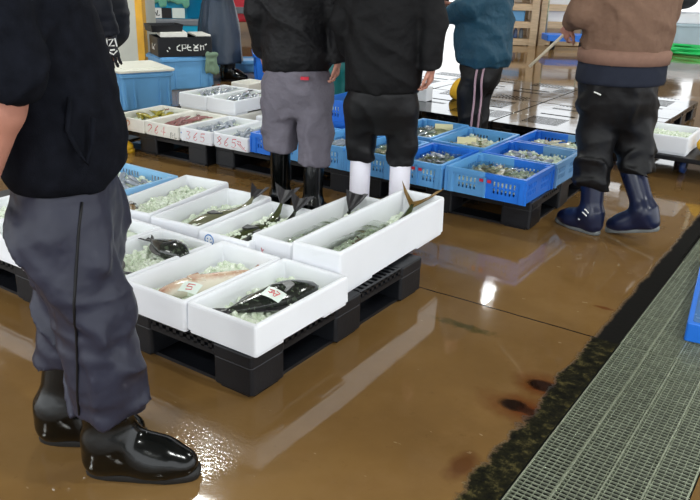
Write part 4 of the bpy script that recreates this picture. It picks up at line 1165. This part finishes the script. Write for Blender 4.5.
MB().rbox(.70, .95, 0.001, .078, .012, .004).build('slab', M_crate_b, o)
m = MB(); m.rbox(.66, .91, .076, .080, .012, .001); m.build('top_face', pmat('wet_worn_blue', (72, 116, 168), .25, .15, 9), o)

# ------------------------------------------------------------------ the hall
def m_floor():
    t = NT('wet_painted_floor'); x = t.xyz(); X, Y = x[0], x[1]
    c = t.ramp(t.noise(.9, 6, .6), [(.25, lin((98, 73, 42))), (.5, lin((119, 90, 52))), (.78, lin((136, 107, 67)))])
    c = t.mix(t.ramp(t.noise(5.5, 6, .7), [(.50, (0, 0, 0)), (.80, (.30, .30, .30))]), c, lin((136, 108, 74)))
    c = t.mix(t.ramp(t.noise(26, 5, .7), [(.62, (0, 0, 0)), (.75, (.35, .35, .35))]), c, lin((74, 50, 27)))
    c = t.mix(t.ramp(t.noise(17, 2, .5, stretch=(1, 2.2, 1)), [(.735, (0, 0, 0)), (.75, (.45, .45, .45))]), c, lin((170, 150, 120)))
    def line(v, p, hw):
        return t.math('LESS_THAN', t.math('ABSOLUTE', t.math('SUBTRACT', v, p)), hw)
    wob = t.math('MULTIPLY', t.math('SUBTRACT', t.noise(7, 3), .5), .012)
    c = t.mix(t.math('MULTIPLY', line(t.math('ADD', Y, wob), 1.130, .0042), t.math('LESS_THAN', X, .80)), c, lin((38, 26, 18)))
    # rust stains round two bolt holes, running towards the drain
    def blob(px, py, rx, ry, amp=.5, sc=9):
        dx = t.math('DIVIDE', t.math('SUBTRACT', X, px), rx); dy = t.math('DIVIDE', t.math('SUBTRACT', Y, py), ry)
        r = t.math('SQRT', t.math('ADD', t.math('MULTIPLY', dx, dx), t.math('MULTIPLY', dy, dy)))
        return t.math('ADD', r, t.math('MULTIPLY', t.math('SUBTRACT', t.noise(sc, 4), .5), amp))
    for px, py in ((.694, .492), (.722, .662)):
        h = t.ramp(blob(px + .05, py + .0, .19, .10, 1.0), [(.25, (.85, .85, .85)), (1.0, (0, 0, 0))]); c = t.mix(h, c, lin((88, 36, 7)))
        k = t.ramp(blob(px, py, .058, .042, .5, 14), [(.6, (1, 1, 1)), (1.0, (0, 0, 0))]); c = t.mix(k, c, lin((22, 9, 5)))
        k = t.ramp(blob(px + .065, py - .008, .08, .026, .7, 14), [(.5, (.9, .9, .9)), (1.0, (0, 0, 0))]); c = t.mix(k, c, lin((36, 14, 6)))
    g = t.ramp(blob(.31, .905, .17, .035, 1.6, 24), [(.35, (.75, .75, .75)), (.95, (0, 0, 0))]); c = t.mix(g, c, lin((58, 58, 24)))
    g = t.ramp(blob(.70, 1.42, .05, .018, 1.0, 14), [(.5, (.7, .7, .7)), (1.0, (0, 0, 0))]); c = t.mix(g, c, lin((90, 40, 14)))
    g = t.ramp(blob(.70, .10, .05, .09, 1.0, 10), [(.4, (.7, .7, .7)), (1.0, (0, 0, 0))]); c = t.mix(g, c, lin((70, 32, 14)))
    # dirty edge along the drain
    e = t.math('ADD', X, t.math('MULTIPLY', t.math('SUBTRACT', t.noise(7, 6, .72), .5), t.math('ADD', .05, t.math('MULTIPLY', t.math('LESS_THAN', Y, 1.13), .09))))
    near = t.math('LESS_THAN', Y, 1.13)
    e = t.math('ADD', e, t.math('MULTIPLY', near, .006))
    em = t.ramp(e, [(.745, (0, 0, 0)), (.765, (1, 1, 1))]); em = t.math('MULTIPLY', em, t.math('LESS_THAN', X, .9))
    dc = t.ramp(t.noise(24, 6, .8), [(.36, lin((9, 9, 7))), (.52, lin((28, 27, 15))), (.66, lin((84, 76, 44)))])
    dc = t.mix(near, lin((20, 19, 17)), dc)
    c = t.mix(em, c, dc)
    r = t.ramp(t.noise(2.1, 5, .65), [(.3, (.035, .035, .035)), (.55, (.07, .07, .07)), (.75, (.20, .20, .20))])
    r = t.mix(em, r, (.75, .75, .75))
    t.set(Base_Color=c, Roughness=r, Specular_IOR_Level=t.math('SUBTRACT', .58, t.math('MULTIPLY', em, .53)))
    h1 = t.noise(3.0, 3, .5); h2 = t.noise(60, 2, .6)
    damp = t.ramp(t.noise(1.7, 3), [(.45, (.06, .06, .06)), (.7, (1, 1, 1))])
    hh = t.math('ADD', t.math('MULTIPLY', h1, .35), t.math('MULTIPLY', t.math('MULTIPLY', h2, .030), damp))
    hh = t.math('ADD', hh, t.math('MULTIPLY', em, t.math('MULTIPLY', t.math('SUBTRACT', t.noise(40, 5), .5), .5)))
    # splash ripples in front of the nearest boot
    sp = t.ramp(blob(.03, -.22, .22, .24, .9, 6), [(.55, (1, 1, 1)), (1.0, (0, 0, 0))])
    hh = t.math('ADD', hh, t.math('MULTIPLY', t.math('MULTIPLY', t.noise(75, 3, .6), .22), sp))
    sp = t.ramp(blob(.20, 1.24, .16, .16, 1.2, 8), [(.4, (1, 1, 1)), (1.0, (0, 0, 0))])
    hh = t.math('ADD', hh, t.math('MULTIPLY', t.math('MULTIPLY', t.noise(48, 3, .6), .12), sp))
    t.bump(hh, .16, .02); return t.m
M_floor = m_floor()
m = MB(); m.add([(-40, -7, 0), (.846, -7, 0), (.846, 60, 0), (-40, 60, 0)], [(0, 1, 2, 3)]); m.add([(1.268, -7, 0), (14, -7, 0), (14, 60, 0), (1.268, 60, 0)], [(0, 1, 2, 3)])
tag(m.build('floor', M_floor), 'wet brown painted floor', 'floor', None, 'structure')
M_drain = pmat('drain_concrete', (14, 14, 12), .5, .3, 12)
m = MB(); m.add([(.846, -7, 0), (.846, 60, 0), (.846, 60, -.2), (.846, -7, -.2), (1.268, -7, -.2), (1.268, 60, -.2), (1.268, 60, 0), (1.268, -7, 0)], [(0, 1, 2, 3), (3, 2, 5, 4), (4, 5, 6, 7)])
tag(m.build('trim_2', M_drain), 'dark drain channel under the gratings', 'drain', None, 'structure')
m = MB(); m.box(-16, 10, -7.0, 17, 5.0, 5.2); tag(m.build('ceiling', M_ceil), 'ceiling of the market hall', 'ceiling', None, 'structure')
for yb in (-3, 1.5, 6, 10.5, 15):
    tag(MB().box(-16, 10, yb - .12, yb + .12, 4.7, 5.0).build('trim_3', M_grey), 'steel roof beam', 'beam', 'steel roof beams', 'structure')
# back wall with a wide loading doorway
m = MB(); m.box(-16, -9.3, 16.8, 17, 0, 1.6); m.box(-7.1, -3.3, 16.8, 17, 0, 1.6); m.box(-1.9, 10, 16.8, 17, 0, 1.6); m.box(-16, -12.5, 16.8, 17, 1.6, 5); m.box(-1.9, 10, 16.8, 17, 1.6, 5); m.box(-12.5, -1.9, 16.8, 17, 3.9, 5)
tag(m.build('wall_back', M_wall), 'pale back wall with two doorways and a high band of windows', 'wall', None, 'structure')
m = MB(); m.box(-16.2, -16, -7, 17, 0, 5); tag(m.build('wall_left', M_wall), 'pale left wall of the hall', 'wall', None, 'structure')
# ceiling lamps
M_lamp = m_emit('lamp_tube', (.96, 1.0, .97), LAMP if 'LAMP' in globals() else 30.0)
def lamp(x, y, z=4.3, L=.62, rz=0.0):
    o = empty('ceiling_lamp', (x, y, z), rz, 'fluorescent ceiling lamp hanging over the hall', 'lamp', 'ceiling lamps')
    m = MB(); m.box(-L / 2, L / 2, -.12, .12, .03, .09); m.tube([(-L * .4, 0, .09), (-L * .4, 0, .7)], .008, 6); m.tube([(L * .4, 0, .09), (L * .4, 0, .7)], .008, 6); m.build('housing', M_grey, o)
    for s in (-.06, .06): MB().tube([(-L / 2 + .03, s, .008), (L / 2 - .03, s, .008)], .016, 8).build('tube', M_lamp, o)
    d = bpy.data.lights.new('lamp_light', 'AREA'); d.shape = 'RECTANGLE'; d.size = L; d.size_y = .22; d.energy = 55; d.color = (.97, 1.0, .96)
    q = bpy.data.objects.new('lamp_light', d); COL.objects.link(q); q.parent = o; q.location = (0, 0, -.012)
for x, y in ((-3.54, 3.02), (-3.76, 10.25), (3.2, .4), (2.4, 4.8), (-8.6, 3.4), (-9.2, 10.6), (1.6, 10.6), (2.0, -3.6), (-2.6, -3.8)): lamp(x, y)
W_ = bpy.data.worlds.new('sky'); SC.world = W_; W_.use_nodes = True
bg = W_.node_tree.nodes['Background']; bg.inputs[0].default_value = (.93, .97, 1.0, 1); bg.inputs[1].default_value = 1.35

# ------------------------------------------------------------------ the people
DN = (0, .12, -1)
r1, i1 = person(dict(label='person with a black fleece, navy nylon trousers and black boots, at the left edge', base=(-.168, -.476), face=(.8, .6), h=.010, hb=.0075, hc=.0085, seed=1,
    feet=[(-.075, -.10, 0, 0), (.082, .078, -2, 0)], lean=(0, -.085), forearm=(.050, .048, .034),
    arms=[((-.25, -.16, 1.08), (-.235, -.12, .84), (0, .0, -1), (1, 0, 0), .5), ((.262, .0, 1.115), (.235, -.125, .835), (-.6, -.7, -.25), (-1, 0, 0), .4)],
    trousers=dict(mat=M_nylon_navy, hem=(.29, .225), r=(.108, .094, .088), hips=(.175, .118), fold=.018, waist=.92),
    boots=dict(mat=M_boot_blk, top=(.32, .265), shaft=(.054, .070), h=.006, sc=1.1),
    jacket=dict(name='fleece_jacket', mat=M_fleece, hem=.815, secs=[(.815, 0, -.005, .175, .122), (.85, 0, .0, .195, .145), (.95, 0, .01, .20, .148), (1.06, 0, .015, .20, .150), (1.17, 0, .018, .20, .142), (1.26, 0, .022, .19, .122), (1.36, 0, .0, .165, .10), (1.42, 0, 0, .09, .08)],
        sleeve=(.088, .073, .06), cuff=(.9, .12), fold=.008, hemline=.4)))
sl = surf_line(i1['trousers'], [(.075 - .055 * k / 22, .80 - .56 * k / 22) for k in range(23)], 1)
MB().tube(sl, .0035, 6).build('side_seam', M_black_pants, r1, True)['label'] = 'dark side seam of the trousers'
# pocket welt on the fleece and side seam of the trousers
pk = [(.176, .085, 1.05), (.186, .075, .98), (.178, .092, .93), (.165, .105, .90), (.155, .118, .945), (.15, .122, 1.0)]
MB().tube(pk, .006, 6).build('pocket_seam', M_fleece, r1, True)
person_p2 = dict(label='person in a navy quilted jacket and yellow boots, half hidden behind the black fleece', base=(-2.92, 1.74), face=(.83, .55), seed=2,
    feet=[(-.115, -.005, 0, 0), (.06, -.05, 0, 0)],
    arms=[((-.25, -.05, 1.08), (-.20, .02, .86), (0, .1, -1), (1, 0, 0), .5), ((.25, .14, 1.06), (.225, .205, .82), (0, .05, -1), (-1, 0, 0), .5)],
    trousers=dict(mat=M_black_pants, hem=(.30, .30), waist=.95), boots=dict(mat=M_boot_yel, top=.32, sole=M_boot_yel, solelabel='yellow boot sole'),
    jacket=dict(name='quilted_jacket', mat=M_puffer, hem=.74, secs=[(.74, 0, .04, .17, .15), (.80, 0, .07, .20, .18), (.95, 0, .085, .21, .185), (1.12, 0, .07, .21, .17), (1.28, 0, .03, .19, .14), (1.37, 0, 0, .16, .10), (1.43, 0, 0, .09, .08)], sleeve=(.092, .084, .07), cuff=(.95, .95), quilt=True, fold=.006))
r2p, i2 = person(person_p2)
G = Field((.12, .10, .58), (.33, .33, .90), .008); wg = i2['arms'][1][2]
add_hand(G, wg, (0, .05, -1), (-1, 0, 0), -1, .5, 1.22); G.cap(wg + V3(0, 0, .05), wg, .042, .038, .02)
gl = G.build('work_glove', M_glove, r2p); gl['label'] = 'black glove with white lettering'
strokes('white_print', [[(-.05, .01), (-.045, -.05), (-.02, -.055), (-.015, .0)], [(-.005, -.01), (.025, -.005), (-.005, -.05), (.03, -.045)], [(.035, .0), (.045, -.05)], [(-.045, -.07), (.02, -.10), (.045, -.075)], [(.0, -.075), (.03, -.07)]], lambda u, v: (wg[0] + .036, wg[1] + u + .005, wg[2] + v + .005), .005, M_whiteink, gl)
r3, i3 = person(dict(label='person seen from behind in a black jacket, grey trousers and black boots', base=(-1.005, 1.515), face=(-.5, .87), seed=3, h=.010,
    feet=[(-.10, .06, 8, 0), (.095, -.07, -8, 0)],
    shw=.145, arms=[((-.205, -.03, 1.08), (-.185, .08, .86), (0, .5, -1), (1, 0, 0), .9), ((.208, -.04, 1.09), (.205, -.03, .875), (0, .10, -1), (-1, 0, 0), 1.0)],
    trousers=dict(mat=M_grey_pants, hem=(.365, .325), r=(.096, .090, .086), hips=(.160, .122), fold=.011, waist=.92),
    boots=dict(mat=M_boot_blk, top=.44, shaft=(.054, .062)),
    jacket=dict(mat=M_jacket_blk, hem=.80, secs=[(.80, 0, 0, .165, .13), (.85, 0, 0, .176, .142), (1.0, 0, 0, .172, .143), (1.15, 0, -.01, .172, .138), (1.28, 0, -.01, .17, .122), (1.37, 0, -.01, .17, .10), (1.43, 0, 0, .09, .08)], sleeve=(.068, .058, .048), cuff=(.96, 1.1), fold=.012)))
MB().box(.035, .075, -.136, -.120, .772, .786).build('waist_label', M_red, r3)['label'] = 'small red label at the waistband'
person(dict(label='person seen from behind in black jacket and trousers with white boots', base=(-.485, 1.505), face=(-.45, .9), seed=4, h=.010,
    feet=[(-.100, .02, 10, 0), (.105, .0, -10, 0)],
    shw=.14, arms=[((-.190, .02, 1.08), (-.17, .11, .90), (.1, .3, -1), (1, .0, 0), .9), ((.222, -.05, 1.10), (.222, -.06, .90), (0, .15, -1), (-1, .2, 0), 1.0)],
    trousers=dict(mat=M_black_pants, hem=(.42, .40), r=(.092, .070, .062), hips=(.164, .13), fold=.009, waist=.92),
    boots=dict(mat=M_boot_white, top=.445, shaft=(.054, .056), sole=M_sole_grey, solelabel='grey boot sole'),
    jacket=dict(mat=M_jacket_blk2, hem=.755, secs=[(.755, 0, 0, .168, .14), (.80, 0, 0, .178, .15), (.95, 0, 0, .174, .148), (1.12, 0, -.01, .170, .144), (1.27, 0, -.01, .166, .13), (1.37, 0, -.01, .18, .10), (1.43, 0, 0, .09, .08)], sleeve=(.070, .060, .050), cuff=(.96, 1.12), fold=.010)))
r5, i5 = person(dict(label='person in a teal jacket and black trousers with pink side stripes, hands clasped', base=(-.87, 3.43), face=(-.95, -.15), scale=.97, seed=5, longhair=True, h=.011,
    feet=[(-.09, .02, 0, 0), (.09, .02, 0, 0)],
    arms=[((-.26, .05, 1.06), (-.06, .285, .965), (.9, .35, -.1), (0, -1, .2), .7), ((.26, .05, 1.06), (.075, .285, .955), (-.9, .30, -.1), (0, -1, .2), .7)],
    trousers=dict(mat=M_black_pants, hem=(.12, .12), r=(.105, .088, .080), hips=(.175, .15), fold=.008, waist=.92), boots=dict(mat=M_boot_blk, top=.22),
    jacket=dict(mat=M_teal, hem=.68, secs=[(.68, 0, .0, .20, .17), (.74, 0, .0, .225, .20), (.95, 0, .01, .225, .20), (1.12, 0, .02, .225, .19), (1.28, 0, .01, .205, .15), (1.37, 0, .0, .165, .10), (1.43, 0, 0, .09, .08)], sleeve=(.092, .082, .062), cuff=(.95, .95), fold=.014)))
for q, dy in enumerate((-.062, -.022)):
    MB().tube(surf_line(i5['trousers'], [(dy + .02 * k / 20, .70 - .56 * k / 20) for k in range(21)], -1, .002), .008, 6).build('side_stripe', M_pink, r5, True)['label'] = 'pink stripe down the trouser side'
lp = MB(); lp.box(-.045, .045, .205, .212, 1.03, 1.22); lp.build('white_bib', M_whiteink, r5)['label'] = 'white panel at the jacket front'
r6, i6 = person(dict(label='person in a brown sweatshirt, black trousers and navy rubber boots at the right', base=(.36, 2.42), face=(-.70, .71), seed=6, h=.010, hb=.009,
    feet=[(-.084, -.043, 26, 0), (.155, -.20, 40, .050)], knees=[None, (.12, -.02, .46)],
    arms=[((-.262, -.0, 1.12), (-.225, .17, 1.055), (.0, .6, -.6), (.9, .2, .2), .9), ((.225, .07, 1.12), (.15, .25, 1.05), (-.5, .8, -.1), (-.3, -.6, .0), .6)],
    trousers=dict(mat=M_black_pants, hem=(.262, .35), r=(.110, .090, .080), hips=(.196, .152), fold=.016, waist=.92),
    boots=dict(mat=M_boot_navy, top=(.31, .37), shaft=(.056, .066), h=.006, sole=M_sole_grey, solelabel='grey boot sole', pitch=(0, 15), lean=((0, 0), (-.02, .03))),
    jacket=dict(name='sweatshirt', mat=M_brown, hem=.885, secs=[(.885, 0, .0, .212, .165), (.90, 0, 0, .220, .174), (.955, 0, 0, .220, .176), (.985, 0, 0, .226, .182), (1.12, 0, 0, .226, .182), (1.27, 0, -.01, .22, .15), (1.37, 0, -.01, .18, .10), (1.43, 0, 0, .09, .08)], sleeve=(.088, .072, .056), cuff=(.62, .9), fold=.010, fs=(9, 9, 3), hemline=.0)))
F = Field((-.30, -.26, .76), (.30, .26, .93), .010); F.stack([(.785, 0, 0, .216, .174), (.80, 0, 0, .224, .180), (.90, 0, 0, .22, .176), (.92, 0, 0, .22, .17)], .01); F.disp(lambda P: -ridge(P, (8, 8, 3)) ** 2 * .006)
F.build('undershirt', M_navy_shirt, r6)['label'] = 'dark navy shirt hem below the sweatshirt'
rb = MB(); rb.loft([[((a) * math.cos(2 * PI * j / 64), b * math.sin(2 * PI * j / 64), z) for j in range(64)] for a, b, z in ((.215, .172, .884), (.231, .186, .888), (.235, .190, .92), (.235, .190, .945), (.22, .175, .957))])
rb.build('hem_band', M_brown_rib, r6, True)['label'] = 'ribbed brown hem band'
w6, e6 = i6['arms'][0][2], i6['arms'][0][1]
MB().tube([e6 + (w6 - e6) * .55, e6 + (w6 - e6) * 1.0], [.052, .040], 14).build('shirt_cuff', M_navy_shirt, r6, True)['label'] = 'dark shirt cuff'
person(dict(label='person in dark clothing standing between the black jacket and the teal jacket', base=(-1.66, 3.62), face=(.85, -.05), seed=7, h=.013,
    feet=[(-.09, .0, 0, 0), (.09, .0, 0, 0)],
    arms=[((-.26, .04, 1.08), (-.16, .27, 1.03), (.3, .9, .1), (0, 0, -1), .5), ((.26, .04, 1.08), (.16, .27, 1.03), (-.3, .9, .1), (0, 0, -1), .5)],
    trousers=dict(mat=M_black_pants, hem=(.14, .14), waist=.95), boots=dict(mat=M_boot_blk, top=.25),
    jacket=dict(mat=M_jacket_blk2, hem=.84, secs=[(.84, 0, 0, .18, .14), (.95, 0, 0, .20, .15), (1.12, 0, 0, .21, .15), (1.28, 0, -.01, .20, .13), (1.37, 0, -.01, .165, .10), (1.43, 0, 0, .09, .08)])))
r8, i8 = person(dict(label='person in a long dark rubber apron and black shoes by the stacked crates', base=(-4.72, 4.84), face=(.70, .50), seed=8, h=.013,
    feet=[(-.10, .06, -6, 0), (.10, .12, -6, 0)],
    arms=[((-.26, .02, 1.10), (-.15, .25, 1.02), (.4, .9, 0), (0, 0, -1), .5), ((.26, .02, 1.10), (.15, .25, 1.02), (-.4, .9, 0), (0, 0, -1), .5)],
    trousers=dict(mat=M_black_pants, hem=(.10, .10), r=(.085, .07, .06), waist=.95), boots=dict(mat=M_boot_blk, top=.20),
    jacket=dict(mat=M_navy_shirt, hem=.86, secs=[(.86, 0, 0, .15, .12), (.95, 0, 0, .17, .13), (1.12, 0, 0, .20, .14), (1.28, 0, -.01, .20, .13), (1.37, 0, -.01, .165, .10), (1.43, 0, 0, .09, .08)])))
F = Field((-.42, -.40, .16), (.42, .40, 1.02), .014)
F.stack([(.20, .0, .0, .29, .25), (.40, 0, 0, .275, .235), (.62, 0, 0, .245, .21), (.82, 0, 0, .195, .165), (.93, 0, 0, .165, .135), (.98, 0, 0, .165, .135)], .01)
F.disp(lambda P: -ridge(P, (7, 7, 1.2)) ** 2 * .018)
F.build('apron', M_apron, r8)['label'] = 'long dark blue rubber apron'
person(dict(label='person in teal rainwear glimpsed between the two standing men', base=(-2.22, 3.72), face=(.3, -.9), seed=9, h=.014,
    feet=[(-.09, .0, 0, 0), (.09, .0, 0, 0)],
    arms=[((-.27, -.02, 1.08), (-.26, .05, .84), DN, (1, 0, 0), .5), ((.27, -.02, 1.08), (.26, .05, .84), DN, (-1, 0, 0), .5)],
    trousers=dict(mat=M_tealrain, hem=(.18, .18), waist=.98, r=(.11, .10, .095)), boots=dict(mat=M_boot_white, top=.28),
    jacket=dict(name='rain_jacket', mat=M_tealrain, hem=.70, secs=[(.70, 0, 0, .19, .15), (.95, 0, 0, .21, .16), (1.12, 0, 0, .22, .16), (1.28, 0, -.01, .20, .13), (1.37, 0, -.01, .165, .10), (1.43, 0, 0, .09, .08)])))

# small marks and details on clothes
def on_person(root, x, y, z): return root.matrix_basis @ Vector((x, y, z))

b6 = [c for c in r6.children if c.name.startswith('boot')][0]
for ln in ([(-.035, .125), (-.022, .135), (-.008, .140)], [(-.030, .108), (-.012, .118), (.0, .122)], [(.012, .075), (.022, .078)]):
    MB().tube(surf_line(b6, ln, -1, .0015, .02), .0035, 5).build('white_print', M_whiteink, b6)
MB().tube(surf_line(i6['trousers'], [(-.112, .742), (-.10, .750), (-.090, .753)], -1, .001), .004, 6).build('white_print', M_whiteink, r6)
# stick in the hand of the brown sweatshirt
hw = on_person(r6, *(w6 + unit((.0, .6, -.6)) * .075))
d = Vector((-.62, -.30, -.75)).normalized() * 1.0
tag(MB().tube([hw - d * .05, hw + d * .24], .008, 8).build('stick', M_stick, None, True), 'pale stick held by the hand of the brown sweatshirt', 'stick')

# ------------------------------------------------------------------ camera
f_px, pitch, roll, yaw = 761.1, math.radians(21.16), math.radians(1.66), math.radians(-33.83)
cy, sy = math.cos(yaw), math.sin(yaw)
fw = Vector((sy * math.cos(pitch), cy * math.cos(pitch), -math.sin(pitch))); rt = Vector((cy, -sy, 0)); up = rt.cross(fw)
r2 = rt * math.cos(roll) + up * math.sin(roll); u2 = -rt * math.sin(roll) + up * math.cos(roll)
cam = bpy.data.cameras.new('camera'); co = bpy.data.objects.new('camera', cam); COL.objects.link(co)
M = Matrix((r2, u2, -fw)).transposed().to_4x4(); M.translation = Vector((1.42648, -1.58648, 1.35028)); co.matrix_world = M
cam.sensor_fit = 'HORIZONTAL'; cam.sensor_width = 36; cam.lens = f_px / 700 * 36; cam.clip_start = .05; cam.clip_end = 200
SC.camera = co
vs = SC.view_settings; vs.view_transform = 'Standard'; vs.look = 'None'; vs.gamma = 1; vs.use_curve_mapping = False
vs.exposure = .78
